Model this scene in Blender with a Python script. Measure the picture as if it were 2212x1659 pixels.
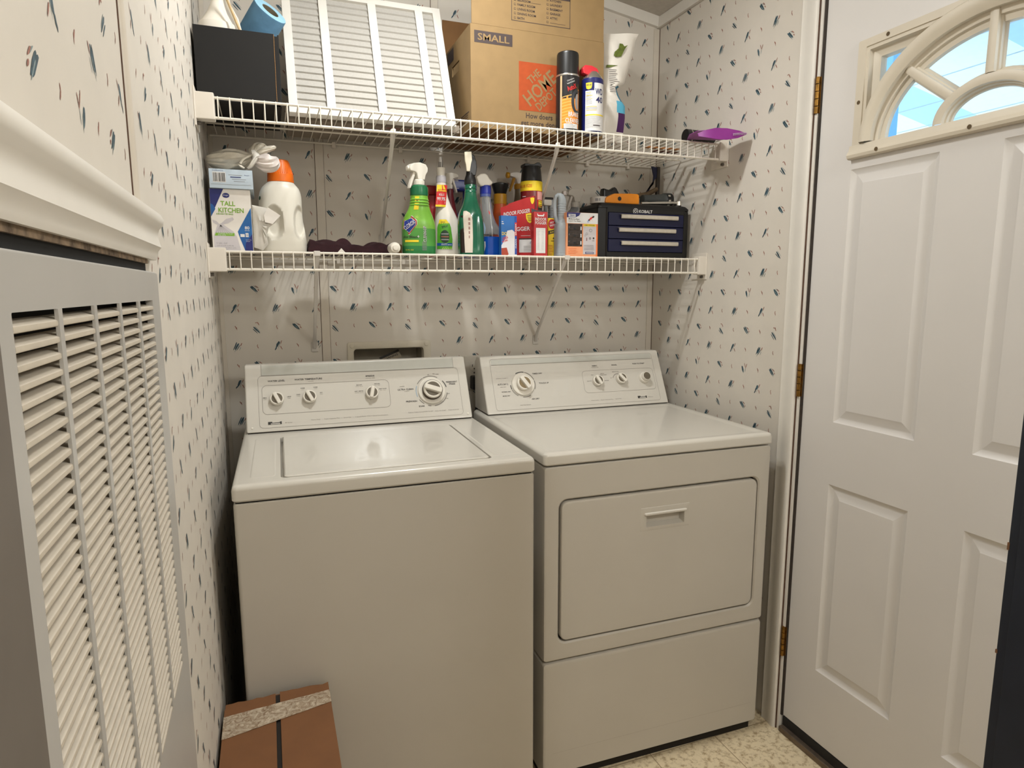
import bpy, bmesh, math, random
from mathutils import Vector, Matrix
random.seed(7)
for o in list(bpy.data.objects):
    bpy.data.objects.remove(o, do_unlink=True)
S = bpy.context.scene
C = S.collection
PI = math.pi

# ---------------------------------------------------------------- camera
CAM = dict(loc=(0.1352, -2.1806, 1.3437), yaw=-0.3618, pitch=-0.1461, roll=-0.0028, f=1390.76)
cd = bpy.data.cameras.new('camera')
cam = bpy.data.objects.new('camera', cd)
C.objects.link(cam)
_y, _p, _r = CAM['yaw'], CAM['pitch'], CAM['roll']
fwd = Vector((-math.sin(_y) * math.cos(_p), math.cos(_y) * math.cos(_p), math.sin(_p)))
rgt = Vector((math.cos(_y), math.sin(_y), 0))
upv = rgt.cross(fwd)
R2 = rgt * math.cos(_r) + upv * math.sin(_r)
U2 = upv * math.cos(_r) - rgt * math.sin(_r)
M = Matrix((R2, U2, -fwd)).transposed().to_4x4()
M.translation = Vector(CAM['loc'])
cam.matrix_world = M
cd.sensor_fit = 'HORIZONTAL'
cd.sensor_width = 36.0
cd.lens = CAM['f'] / 2212.0 * 36.0
cd.clip_start = 0.01
S.camera = cam

# ---------------------------------------------------------------- world, exposure, lamps
S.view_settings.view_transform = 'Standard'
S.view_settings.look = 'None'
S.view_settings.gamma = 1.0
S.view_settings.exposure = 0.0
S.view_settings.use_curve_mapping = False
w = bpy.data.worlds.new('sky')
S.world = w
w.use_nodes = True
bgn = w.node_tree.nodes['Background']
bgn.inputs[0].default_value = (0.74, 0.87, 1.0, 1)
bgn.inputs[1].default_value = 3.9

def lamp(name, loc, power, radius, col, kind='POINT'):
    l = bpy.data.lights.new(name, kind)
    l.energy = power
    if kind == 'AREA':
        l.shape = 'DISK'
        l.size = radius * 2
    else:
        l.shadow_soft_size = radius
    l.color = col
    o = bpy.data.objects.new(name, l)
    C.objects.link(o)
    o.location = loc
    return o
WARM = (0.985, 1.0, 0.985)
# two downward lamps of the ceiling fitting over the washer, plus two added fill lights behind the camera
lamp('ceiling_bulb', (0.53, -0.74, 2.39), 7.6, 0.035, WARM, 'AREA')
lamp('ceiling_bulb', (0.67, -0.74, 2.39), 7.6, 0.035, WARM, 'AREA')
lamp('ceiling_glow', (0.60, -0.80, 2.36), 3.4, 0.06, WARM)  # added spill of the ceiling lamp, lifting walls and ceiling
lamp('added_fill', (0.40, -2.55, 2.15), 7.0, 0.09, WARM)
lamp('added_fill', (1.32, -2.45, 2.15), 30.0, 0.09, WARM)

# ---------------------------------------------------------------- materials
MATS = {}
def s2l(c):
    c = c / 255.0
    return c / 12.92 if c <= 0.04045 else ((c + 0.055) / 1.055) ** 2.4
def mat(name, rgb, rough=0.5, metal=0.0, spec=0.5, var=0.05, scale=40.0, bump=0.0, trans=0.0, alpha=1.0, ior=1.45, coat=0.0, var2=None):
    if name in MATS:
        return MATS[name]
    m = bpy.data.materials.new(name)
    m.use_nodes = True
    nt = m.node_tree
    b = nt.nodes['Principled BSDF']
    lin = tuple(s2l(v) for v in rgb)
    tc = nt.nodes.new('ShaderNodeTexCoord')
    nz = nt.nodes.new('ShaderNodeTexNoise')
    nz.inputs['Scale'].default_value = scale
    nz.inputs['Detail'].default_value = 4.0
    nt.links.new(tc.outputs['Object'], nz.inputs['Vector'])
    rp = nt.nodes.new('ShaderNodeValToRGB')
    rp.color_ramp.elements[0].position = 0.3
    rp.color_ramp.elements[1].position = 0.7
    lo = tuple(max(0, v * (1 - var)) for v in lin) if var2 is None else tuple(s2l(v) for v in var2)
    hi = tuple(min(1, v * (1 + var)) for v in lin)
    rp.color_ramp.elements[0].color = (*lo, 1)
    rp.color_ramp.elements[1].color = (*hi, 1)
    nt.links.new(nz.outputs['Fac'], rp.inputs['Fac'])
    nt.links.new(rp.outputs['Color'], b.inputs['Base Color'])
    b.inputs['Roughness'].default_value = rough
    b.inputs['Metallic'].default_value = metal
    b.inputs['Specular IOR Level'].default_value = spec
    b.inputs['IOR'].default_value = ior
    if trans:
        b.inputs['Transmission Weight'].default_value = trans
    if coat:
        b.inputs['Coat Weight'].default_value = coat
    if alpha < 1:
        b.inputs['Alpha'].default_value = alpha
    if bump:
        bp = nt.nodes.new('ShaderNodeBump')
        bp.inputs['Strength'].default_value = bump
        bp.inputs['Distance'].default_value = 0.002
        nt.links.new(nz.outputs['Fac'], bp.inputs['Height'])
        nt.links.new(bp.outputs['Normal'], b.inputs['Normal'])
    MATS[name] = m
    return m

# ---------------------------------------------------------------- mesh builder
def V3(*a): return Vector(a)
def frame(o, u, v):
    o, u, v = Vector(o), Vector(u).normalized(), Vector(v).normalized()
    n = u.cross(v)
    return lambda a, b, c=0.0: o + u * a + v * b + n * c
XYZ = lambda a, b, c=0.0: Vector((a, b, c))
def cylmap(cx, cy, r, phi0, z0=0.0, ry=None):
    ry = r if ry is None else ry
    def fn(a, b, c=0.0):
        ph = phi0 + a / r
        return Vector((cx + (r + c) * math.cos(ph), cy + (ry + c) * math.sin(ph), z0 + b))
    return fn

_txt = {}
def text_mesh(s, bold=0.0):
    bold = min(bold, .018)
    k = (s, bold)
    if k in _txt: return _txt[k]
    cu = bpy.data.curves.new('t', 'FONT')
    cu.body = s; cu.size = 1.0; cu.resolution_u = 2; cu.offset = bold
    ob = bpy.data.objects.new('t', cu)
    C.objects.link(ob)
    bpy.context.view_layer.update()
    dg = bpy.context.evaluated_depsgraph_get()
    me = ob.evaluated_get(dg).to_mesh()
    vs = [(v.co.x, v.co.y) for v in me.vertices]
    fs = [tuple(p.vertices) for p in me.polygons]
    ob.evaluated_get(dg).to_mesh_clear()
    bpy.data.objects.remove(ob, do_unlink=True)
    bpy.data.curves.remove(cu)
    _txt[k] = (vs, fs)
    return vs, fs

class MB:
    def __init__(s):
        s.v = []; s.f = []; s.m = []; s.mats = []; s.flat = set()
    def mi(s, m):
        if m not in s.mats: s.mats.append(m)
        return s.mats.index(m)
    def add(s, vs, fs, m):
        b = len(s.v); i = s.mi(m)
        s.v += [Vector(v) for v in vs]
        for f in fs:
            s.f.append(tuple(b + k for k in f)); s.m.append(i)
    def bm(s, bm, m, T=None):
        bm.verts.ensure_lookup_table()
        bm.verts.index_update()
        s.add([T @ v.co if T else v.co.copy() for v in bm.verts], [tuple(v.index for v in f.verts) for f in bm.faces], m)
        bm.free()
    def box(s, x0, x1, y0, y1, z0, z1, m, bev=0.0, fr=None, seg=2):
        b = bmesh.new()
        bmesh.ops.create_cube(b, size=1.0)
        for v in b.verts:
            v.co = Vector((x0 + (v.co.x + .5) * (x1 - x0), y0 + (v.co.y + .5) * (y1 - y0), z0 + (v.co.z + .5) * (z1 - z0)))
        if bev:
            bmesh.ops.bevel(b, geom=list(b.edges), offset=bev, segments=seg, affect='EDGES', profile=0.5)
        if fr:
            for v in b.verts: v.co = fr(*v.co)
        s.bm(b, m)
    def prism(s, poly, d0, d1, m, fr=XYZ, bev=0.0):
        b = bmesh.new()
        n = len(poly)
        A = [b.verts.new((p[0], p[1], d0)) for p in poly]
        B = [b.verts.new((p[0], p[1], d1)) for p in poly]
        b.faces.new(A[::-1]); b.faces.new(B)
        for i in range(n):
            b.faces.new((A[i], A[(i + 1) % n], B[(i + 1) % n], B[i]))
        bmesh.ops.recalc_face_normals(b, faces=b.faces)
        if bev:
            bmesh.ops.bevel(b, geom=list(b.edges), offset=bev, segments=2, affect='EDGES', profile=0.5)
        for v in b.verts: v.co = fr(*v.co)
        s.bm(b, m)
    def rloft(s, rings, m, fr=XYZ, cap0=False, cap1=True, k=4, closed=False):
        # rings: (u0,u1,v0,v1,r,n) rounded rectangles joined by quads
        R = []
        for (u0, u1, v0, v1, r, n) in rings:
            pts = []
            r = max(r, 1e-5)
            for (cu_, cv, a0) in ((u1 - r, v1 - r, 0), (u0 + r, v1 - r, 90), (u0 + r, v0 + r, 180), (u1 - r, v0 + r, 270)):
                for i in range(k + 1):
                    a = math.radians(a0 + 90 * i / k)
                    pts.append(fr(cu_ + r * math.cos(a), cv + r * math.sin(a), n))
            R.append(pts)
        N = len(R[0]); vs = [p for r in R for p in r]; fs = []
        for j in range(len(R) - 1):
            for i in range(N):
                fs.append((j * N + i, j * N + (i + 1) % N, (j + 1) * N + (i + 1) % N, (j + 1) * N + i))
        if cap0: fs.append(tuple(range(N))[::-1])
        if cap1: fs.append(tuple(range((len(R) - 1) * N, len(R) * N)))
        s.add(vs, fs, m)
    def lathe(s, prof, m, fr=XYZ, n=24, sx=1.0, sy=1.0, cap=True):
        vs = []; fs = []
        for (r, z) in prof:
            for i in range(n):
                a = 2 * PI * i / n
                vs.append(fr(r * sx * math.cos(a), r * sy * math.sin(a), z))
        for j in range(len(prof) - 1):
            for i in range(n):
                fs.append((j * n + i, j * n + (i + 1) % n, (j + 1) * n + (i + 1) % n, (j + 1) * n + i))
        if cap:
            fs.append(tuple(range(n))[::-1]); fs.append(tuple(range((len(prof) - 1) * n, len(prof) * n)))
        s.add(vs, fs, m)
    def loft(s, secs, m, fr=XYZ, n=32, cap0=True, cap1=True):
        # secs: (z, cx, cy, rx, ry, e) superellipses
        vs = []; fs = []
        for sc in secs:
            for i in range(n):
                vs.append(fr(*super_pt(sc, 2 * PI * i / n)))
        for j in range(len(secs) - 1):
            for i in range(n):
                fs.append((j * n + i, j * n + (i + 1) % n, (j + 1) * n + (i + 1) % n, (j + 1) * n + i))
        if cap0: fs.append(tuple(range(n))[::-1])
        if cap1: fs.append(tuple(range((len(secs) - 1) * n, len(secs) * n)))
        s.add(vs, fs, m)
    def tube(s, pts, r, m, n=8, cap=True, flat=1.0):
        pts = [Vector(p) for p in pts]
        rs = r if isinstance(r, (list, tuple)) else [r] * len(pts)
        t0 = (pts[1] - pts[0]).normalized()
        a = t0.orthogonal().normalized()
        vs = []; fs = []
        for i, p in enumerate(pts):
            if i == 0: t = pts[1] - pts[0]
            elif i == len(pts) - 1: t = pts[-1] - pts[-2]
            else: t = (pts[i + 1] - pts[i]).normalized() + (pts[i] - pts[i - 1]).normalized()
            t.normalize()
            a = (a - t * a.dot(t)).normalized()
            b = t.cross(a)
            for k in range(n):
                q = 2 * PI * k / n
                vs.append(p + a * (rs[i] * math.cos(q)) + b * (rs[i] * flat * math.sin(q)))
        for j in range(len(pts) - 1):
            for k in range(n):
                fs.append((j * n + k, j * n + (k + 1) % n, (j + 1) * n + (k + 1) % n, (j + 1) * n + k))
        if cap:
            fs.append(tuple(range(n))[::-1]); fs.append(tuple(range((len(pts) - 1) * n, len(pts) * n)))
        s.add(vs, fs, m)
    def rect(s, fr, u0, u1, v0, v1, m, c=0.0004, nu=1, nv=1):
        s.strip(fr, [(v0 + (v1 - v0) * j / nv, u0, u1) for j in range(nv + 1)], m, c, nu)
    def strip(s, fr, rows, m, c=0.0004, nu=1):
        vs = []; fs = []
        for (v, a, b) in rows:
            for i in range(nu + 1):
                vs.append(fr(a + (b - a) * i / nu, v, c))
        w_ = nu + 1
        for j in range(len(rows) - 1):
            for i in range(nu):
                fs.append((j * w_ + i, j * w_ + i + 1, (j + 1) * w_ + i + 1, (j + 1) * w_ + i))
        s.add(vs, fs, m)
    def poly(s, fr, pts, m, c=0.0004):
        s.add([fr(p[0], p[1], c) for p in pts], [tuple(range(len(pts)))], m)
    def disc(s, fr, u, v, r, m, c=0.0004, n=20, ry=None, r0=0.0, a0=0, a1=360):
        ry = r if ry is None else ry
        full = (a1 - a0) >= 360
        k = n if full else n + 1
        an = [math.radians(a0 + (a1 - a0) * i / n) for i in range(k)]
        if r0 <= 0:
            pts = [(u + r * math.cos(a), v + ry * math.sin(a)) for a in an]
            s.poly(fr, pts, m, c)
        else:
            vs = [fr(u + r * math.cos(a), v + ry * math.sin(a), c) for a in an] + [fr(u + r0 * math.cos(a), v + r0 * ry / r * math.sin(a), c) for a in an]
            fs = [(i, (i + 1) % k, k + (i + 1) % k, k + i) for i in range(k if full else k - 1)]
            s.add(vs, fs, m)
    def text(s, fr, t, u, v, m, w=None, h=None, al='c', bold=0.0, c=0.0006, rot=0.0, shear=0.0, uneven=0.0):
        vs, fs = text_mesh(t, bold)
        if not vs: return
        x0 = min(p[0] for p in vs); x1 = max(p[0] for p in vs); y0 = min(p[1] for p in vs); y1 = max(p[1] for p in vs)
        if h is None: sx = sy = w / (x1 - x0)
        elif w is None: sx = sy = h / (y1 - y0)
        else: sx = w / (x1 - x0); sy = h / (y1 - y0)
        ca, sa = math.cos(rot), math.sin(rot)
        out = []
        for (x, y) in vs:
            a = (x - {'c': (x0 + x1) / 2, 'l': x0, 'r': x1}[al]) * sx
            b = (y - (y0 + y1) / 2) * sy
            a += b * shear
            out.append(fr(u + a * ca - b * sa, v + a * sa + b * ca, c))
        s.add(out, fs, m)
    def lines(s, fr, u, v, w, n, dv, m, th=0.0008, c=0.0005, seed=1):
        rr = random.Random(seed)                       # fine print too small to read in the photo
        for i in range(n):
            s.rect(fr, u, u + w * rr.uniform(.72, 1.0), v - i * dv - th / 2, v - i * dv + th / 2, m, c, 6)

def super_pt(sc, a):
    z, cx, cy, rx, ry, e = sc
    c_, s_ = math.cos(a), math.sin(a)
    p = 2.0 / e
    return (cx + rx * math.copysign(abs(c_) ** p, c_), cy + ry * math.copysign(abs(s_) ** p, s_), z)
def loftmap(secs, phi0, rref, base=(0, 0, 0)):
    base = Vector(base)
    def fn(a, b, c=0.0):
        for i in range(len(secs) - 1):
            if secs[i][0] <= b <= secs[i + 1][0] or i == len(secs) - 2:
                t = (b - secs[i][0]) / max(1e-9, secs[i + 1][0] - secs[i][0])
                t = min(1, max(0, t))
                sc = [secs[i][k] + (secs[i + 1][k] - secs[i][k]) * t for k in range(6)]
                break
        sc[0] = b; sc[3] += c; sc[4] += c
        # parametrise by horizontal angle so prints keep their width
        ph = phi0 + a / rref
        dx, dy = math.cos(ph), math.sin(ph)
        e = sc[5]
        k = (abs(dx / sc[3]) ** e + abs(dy / sc[4]) ** e) ** (-1.0 / e)
        return base + Vector((sc[1] + dx * k, sc[2] + dy * k, b))
    return fn

def finish(me, ang=38):
    b = bmesh.new()
    b.from_mesh(me)
    lim = math.radians(ang)
    for f in b.faces: f.smooth = True
    for e in b.edges:
        if len(e.link_faces) == 2:
            if e.link_faces[0].material_index != e.link_faces[1].material_index or e.calc_face_angle(0) > lim: e.smooth = False
    b.to_mesh(me)
    b.free()

def obj(name, mb, parent=None, label=None, loc=None):
    me = bpy.data.meshes.new(name)
    me.from_pydata([tuple(v) for v in mb.v], [], mb.f)
    for m in mb.mats: me.materials.append(m)
    me.polygons.foreach_set('material_index', mb.m)
    me.update()
    finish(me)
    o = bpy.data.objects.new(name, me)
    C.objects.link(o)
    if parent: o.parent = parent
    if loc: o.location = loc
    wn = o.modifiers.new('weighted_normals', 'WEIGHTED_NORMAL')
    wn.keep_sharp = True
    wn.weight = 60
    if label: o['label'] = label
    return o
def thing(name, label, cat, loc=(0, 0, 0), rotz=0.0, group=None):
    o = bpy.data.objects.new(name, None)
    o.empty_display_size = 0.05
    C.objects.link(o)
    o.location = loc; o.rotation_euler = (0, 0, rotz)
    return tag(o, label, cat, group)
def tag(o, label, cat, group=None):
    o['label'] = label; o['category'] = cat
    if group: o['group'] = group
    return o
def struct(name, mb, parent=None):
    o = obj(name, mb, parent)
    o['kind'] = 'structure'
    return o
def sub(secs, n=3):
    # smooth interpolation of loft sections (Catmull-Rom)
    out = []
    for i in range(len(secs) - 1):
        p0 = secs[max(0, i - 1)]; p1 = secs[i]; p2 = secs[i + 1]; p3 = secs[min(len(secs) - 1, i + 2)]
        for k in range(n):
            t = k / n
            row = []
            for a in range(6):
                c0, c1, c2, c3 = p0[a], p1[a], p2[a], p3[a]
                v = 0.5 * (2 * c1 + (c2 - c0) * t + (2 * c0 - 5 * c1 + 4 * c2 - c3) * t * t + (3 * c1 - c0 - 3 * c2 + c3) * t ** 3)
                if a in (0, 3, 4, 5): v = min(max(v, min(c1, c2)), max(c1, c2))
                row.append(v)
            out.append(tuple(row))
    out.append(secs[-1])
    return out

# ================================================================ SETTING
RW = 1.546            # right wall
YF = -3.4             # end of the room behind the camera
def ceil_z(x): return 2.326 + (1.546 - x) * 0.155   # sloped ceiling
m_paper = mat('wallpaper_ground', (211, 204, 193), 0.6, var=0.025, scale=9, spec=0.25)
m_teal = mat('wallpaper_teal_stroke', (50, 76, 88), 0.5, var=0.45, scale=120)
m_teal2 = mat('wallpaper_pale_stroke', (122, 138, 140), 0.5, var=0.3, scale=120)
m_rust = mat('wallpaper_rust_stroke', (150, 100, 86), 0.5, var=0.25, scale=120)
m_trim = mat('painted_trim', (220, 215, 206), 0.4, var=0.02, scale=15)
m_batten = mat('vinyl_batten', (208, 199, 185), 0.42, var=0.03, scale=20)
m_seam = mat('dark_seam', (86, 62, 48), 0.7, var=0.2)
m_ceil = mat('ceiling_board', (196, 190, 180), 0.85, var=0.06, scale=70, bump=0.4)

def stroke(mb, fr, p0, p1, w_, m, rr, c):
    # one brushed stroke: a tapered ribbon with a ragged tail
    x0, y0 = p0; x1, y1 = p1
    dx, dy = x1 - x0, y1 - y0
    L = math.hypot(dx, dy) or 1e-6
    nx, ny = -dy / L, dx / L
    left = []; right = []
    for i, (t, k) in enumerate(((0, .45), (.18, .95), (.5, 1.0), (.8, .75), (1, .25))):
        j = rr.uniform(-.12, .12) * w_
        left.append((x0 + dx * t + nx * (w_ / 2 * k + j), y0 + dy * t + ny * (w_ / 2 * k + j)))
        right.append((x0 + dx * t - nx * (w_ / 2 * k - j), y0 + dy * t - ny * (w_ / 2 * k - j)))
    vs = left + right
    fs = [(i, i + 1, 5 + i + 1, 5 + i) for i in range(4)]
    mb.add([fr(p[0], p[1], c) for p in vs], fs, m)
T_, P_, Q_ = 't', 'p', 'r'
MOTIF = {   # millimetres
 'A': [(T_, -9, 8, 3, -6, 3.4), (T_, -6, 9, 7, -6, 3.2), (P_, -4, 4, 6, -9, 1.6), (P_, -2, 10, 6, 4, 1.4), (Q_, 2, 9, 9, 3, 2.2), (Q_, 8, 1, 10, -3, 2.6)],
 'B': [(T_, -8, 5, -3, -10, 4.2), (P_, -3, 0, -2, -13, 1.6), (Q_, -1, 13, 4, 2, 1.8), (Q_, 9, 11, 4, 0, 2.0), (P_, 5, 1, 3, -9, 1.4)],
 'C': [(T_, 4, 10, -5, -6, 3.6), (T_, 0, 11, -9, -8, 2.2), (P_, 2, 2, -7, -12, 1.4), (T_, 6, 5, -2, -9, 1.5), (Q_, 11, 10, 7, 2, 2.4), (P_, 8, 0, 4, -9, 1.4)],
 'D': [(T_, 3, 10, -4, -4, 4.6), (T_, -3, -2, -8, -10, 2.6), (P_, 6, 11, 0, -7, 1.3), (Q_, 10, 13, 6, 4, 1.8), (Q_, 6, 0, 10, -9, 2.2)],
 'E': [(T_, -7, 2, 7, -14, 3.2), (T_, -9, -3, 2, -14, 1.6), (P_, -4, 3, 8, -10, 1.2), (Q_, -3, 12, 2, 13, 2.0), (Q_, 2, 13, 6, 5, 2.4)],
 'k': [(Q_, -2, 5, 1.5, -2, 2.2), (Q_, 1.5, 2, 2, -5, 1.6)],
 'l': [(Q_, 0, 5, -1.5, 0, 1.8), (Q_, -1, 1, 1.5, -5, 2.0)],
}
COLM = {'t': m_teal, 'p': m_teal2, 'r': m_rust}
def wallpaper(mb, fr, u0, u1, v0, top, ub, vb, flip=1, seed=3, skip=None):
    rr = random.Random(seed)
    P = 0.0600; PV = 0.0593
    ROW = [('A', 'B'), ('C', 'D'), ('E', 'A'), ('D', 'C')]
    for j in range(int((v0 - vb) / PV), int((top(0) + .4 - vb) / PV) + 1):
        for i in range(int((u0 - ub) / P) - 1, int((u1 - ub) / P) + 2):
            u = ub + i * P; v = vb + j * PV
            if u < u0 + .002 or u > u1 - .002 or v < v0 + .01 or v > top(u) - .01: continue
            if skip and skip(u, v): continue
            if (i + j) % 2 == 0:
                k = ROW[(-j) % 4][((i - (j % 2)) // 2) % 2]
            else:
                k = 'k' if (i // 2) % 2 else 'l'
            for n_, (m, a, b, c_, d, w_) in enumerate(MOTIF[k]):
                g = lambda q: q * rr.uniform(1.17, 1.43) / 1000
                stroke(mb, fr, (u + flip * g(a), v + g(b)), (u + flip * g(c_), v + g(d)), w_ * (1.5 if m == 't' else 1.15) / 1000, COLM[m], rr, 0.0003 + 0.00004 * n_)

# back wall (faces -y)
mb = MB()
OUT = (0.385, 0.650, 1.00, 1.160)     # hole for the washer valve box
fb = frame((0, 0, 0), (1, 0, 0), (0, 0, 1))
def quadgrid(mb, fr, us, vs_, m, hole=None):
    for i in range(len(us) - 1):
        for j in range(len(vs_) - 1):
            if hole and (i, j) in hole: continue
            mb.poly(fr, [(us[i], vs_[j]), (us[i + 1], vs_[j]), (us[i + 1], vs_[j + 1]), (us[i], vs_[j + 1])], m, 0)
quadgrid(mb, fb, [0, OUT[0], OUT[1], RW], [0, OUT[2], OUT[3], 2.2], m_paper, {(1, 1)})
mb.poly(fb, [(0, 2.2), (RW, 2.2), (RW, ceil_z(RW)), (0, ceil_z(0))], m_paper, 0)
mb.box(-.1, RW + .1, 0.12, 0.16, 0, 2.75, m_paper)
wallpaper(mb, fb, 0, RW, .85, ceil_z, .343, 1.345, 1, 11, lambda u, v: .37 < u < .665 and v < 1.175)
struct('wall_back', mb)

# left wall (faces +x), drawn with u = y
mb = MB()
fl = frame((0, 0, 0), (0, 1, 0), (0, 0, 1))
quadgrid(mb, fl, [YF, -1.764, -1.301, 0], [0, .862, 1.332, ceil_z(0)], m_paper, {(1, 1)})
mb.box(-.08, -.04, YF, .1, 0, 2.75, m_paper)
wallpaper(mb, fl, -2.0, 0, .35, lambda u: ceil_z(0), -1.648, 1.490, -1, 5, lambda u, v: u < -1.24 and v < 1.44)
struct('wall_left', mb)

# right wall (faces -x) with the outside door opening; u = -y
DY0, DY1, DZ1 = -0.785, -1.645, 2.14    # door leaf
mb = MB()
frw = frame((RW, 0, 0), (0, -1, 0), (0, 0, 1))
quadgrid(mb, frw, [0, -DY0 - .012, -DY1 + .012, -YF], [0, DZ1 + .01, ceil_z(RW)], m_paper, {(1, 0)})
mb.box(RW + .0005, RW + .10, -.773, .1, 0, 2.45, m_paper)
mb.box(RW + .0005, RW + .10, YF, -1.657, 0, 2.45, m_paper)
mb.box(RW + .0005, RW + .10, -1.657, -.773, 2.15, 2.45, m_paper)
wallpaper(mb, frw, 0, .712, .3, lambda u: ceil_z(RW), .181, 2.279, 1, 8)
struct('wall_right', mb)

# wall behind the camera
mb = MB()
m_plain = mat('plain_wall', (206, 198, 186), 0.7, var=0.02, scale=8)
mb.box(-.05, RW + .05, YF - .06, YF, 0, 2.75, m_plain)
struct('wall_front', mb)

# ceiling: sloped board
mb = MB()
mb.add([(-.05, .1, ceil_z(-.05)), (RW + .05, .1, ceil_z(RW + .05)), (RW + .05, YF - .05, ceil_z(RW + .05)), (-.05, YF - .05, ceil_z(-.05)),
        (-.05, .1, ceil_z(-.05) + .05), (RW + .05, .1, ceil_z(RW + .05) + .05), (RW + .05, YF - .05, ceil_z(RW + .05) + .05), (-.05, YF - .05, ceil_z(-.05) + .05)],
       [(0, 3, 2, 1), (4, 5, 6, 7), (0, 1, 5, 4), (1, 2, 6, 5), (2, 3, 7, 6), (3, 0, 4, 7)], m_ceil)
struct('ceiling', mb)

# floor: cream speckled vinyl with tile joints
m_floor = bpy.data.materials.new('speckled_vinyl_tile')
m_floor.use_nodes = True
nt = m_floor.node_tree
b_ = nt.nodes['Principled BSDF']
tc = nt.nodes.new('ShaderNodeTexCoord')
br = nt.nodes.new('ShaderNodeTexBrick')
br.offset = 0.0
br.inputs['Scale'].default_value = 1.0
br.inputs['Brick Width'].default_value = 0.225
br.inputs['Row Height'].default_value = 0.225
br.inputs['Mortar Size'].default_value = 0.0014
br.inputs['Mortar'].default_value = (s2l(150), s2l(130), s2l(100), 1)
mp = nt.nodes.new('ShaderNodeMapping')
mp.inputs['Location'].default_value = (0.013, 0.06, 0)
nt.links.new(tc.outputs['Object'], mp.inputs['Vector'])
nt.links.new(mp.outputs['Vector'], br.inputs['Vector'])
nz = nt.nodes.new('ShaderNodeTexNoise'); nz.inputs['Scale'].default_value = 55; nz.inputs['Detail'].default_value = 6; nz.inputs['Roughness'].default_value = .7
nt.links.new(tc.outputs['Object'], nz.inputs['Vector'])
rp = nt.nodes.new('ShaderNodeValToRGB')
rp.color_ramp.elements[0].position = .34; rp.color_ramp.elements[1].position = .52
rp.color_ramp.elements[0].color = (s2l(158), s2l(134), s2l(98), 1)
rp.color_ramp.elements[1].color = (s2l(222), s2l(206), s2l(174), 1)
nt.links.new(nz.outputs['Fac'], rp.inputs['Fac'])
nt.links.new(rp.outputs['Color'], br.inputs['Color1']); nt.links.new(rp.outputs['Color'], br.inputs['Color2'])
nt.links.new(br.outputs['Color'], b_.inputs['Base Color'])
b_.inputs['Roughness'].default_value = .45
mb = MB()
mb.box(-.05, RW + .02, YF, .1, -.03, 0, m_floor)
struct('floor', mb)

# ceiling trim strips
mb = MB()
for (x0, x1) in ((0, RW),):
    mb.add([(x0, 0, ceil_z(x0) - .036), (x1, 0, ceil_z(x1) - .036), (x1, 0, ceil_z(x1)), (x0, 0, ceil_z(x0)),
            (x0, -.012, ceil_z(x0) - .034), (x1, -.012, ceil_z(x1) - .034), (x1, -.016, ceil_z(x1)), (x0, -.016, ceil_z(x0))],
           [(0, 1, 5, 4), (4, 5, 6, 7), (0, 4, 7, 3), (1, 2, 6, 5)], m_trim)
struct('trim_1', mb)
mb = MB()
mb.box(RW - .014, RW, YF, 0, ceil_z(RW) - .036, ceil_z(RW) + .002, m_trim, .003)
struct('trim_2', mb)
# corner strip, back right
mb = MB()
mb.box(RW - .024, RW - .001, -.004, 0, .0, ceil_z(RW) - .037, m_batten, .0012)
mb.box(RW - .0012, RW, -.006, -.0035, .0, ceil_z(RW) - .037, m_seam)
struct('trim_3', mb)
# batten strips on the back wall, with dirty seams
for k, (xa, xb, xc, xd) in enumerate(((.306, .331, .298, .324), (.683, .706, .683, .706))):
    mb = MB()
    z0, z1 = (.9, 2.5) if k == 0 else (1.82, ceil_z(.69) - .037)
    z1 = ceil_z(xb) - .037
    lo0, lo1 = (xc, xd) if k == 0 else (xa, xb)
    p = [(lo0, z0), (lo1, z0), (xb, z1), (xa, z1)]
    mb.prism(p, 0, .003, m_batten, fb)
    mb.prism([(lo0 - .0016, z0), (lo0, z0), (xa, z1), (xa - .0016, z1)], 0, .0012, m_seam, fb)
    mb.prism([(lo1, z0), (lo1 + .0010, z0), (xb + .0010, z1), (xb, z1)], 0, .0012, m_seam, fb)
    struct('trim_%d' % (4 + k), mb)
# corner strip back left
mb = MB()
mb.box(0.0, .012, -.005, 0, .0, ceil_z(.01) - .036, m_batten, .0012)
struct('trim_6', mb)
# rounded batten on the left wall above the return grille
mb = MB()
pts = []
for i in range(9):
    a = PI * i / 8
    pts.append((-1.312 + .009 * math.cos(a), .006 * math.sin(a)))
mb.prism([(p[0], p[1]) for p in pts], 1.436, ceil_z(0) - .002, m_batten, lambda a, b, c: Vector((b, a, c)))
mb.box(0, .0012, -1.3235, -1.3213, 1.436, ceil_z(0), m_seam)
struct('trim_7', mb)
# moulded head casing above the return grille
prof = [(1.381, 0), (1.381, .008), (1.386, .010), (1.392, .011), (1.397, .015), (1.405, .013), (1.412, .012), (1.419, .014), (1.424, .019), (1.431, .020), (1.4375, .017), (1.440, .010), (1.440, 0)]
mb = MB()
mb.prism([(z, x) for z, x in prof], YF + .3, -1.245, m_trim, lambda a, b, c: Vector((b, c, a)))
struct('trim_8', mb)
# rough wood showing in the gap under the head casing
m_rough = mat('rough_timber', (132, 114, 94), 0.9, var=0.3, scale=70, bump=0.9, var2=(60, 48, 38))
mb = MB()
mb.box(0.0005, .004, YF + .3, -1.285, 1.3755, 1.385, m_rough)
mb.box(0.0003, .0012, YF + .3, -1.285, 1.362, 1.3757, mat('dark_void_shade', (14, 13, 12), 0.9))  # near-black strip painted as the shadow line under the casing
struct('trim_9', mb)
m_base = mat('casing_grey_paint', (104, 97, 90), 0.5, var=0.03)
mb = MB()
mb.box(0.0, .016, -2.0, -1.806, 0, 1.372, m_base, .003)
struct('trim_10', mb)

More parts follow.
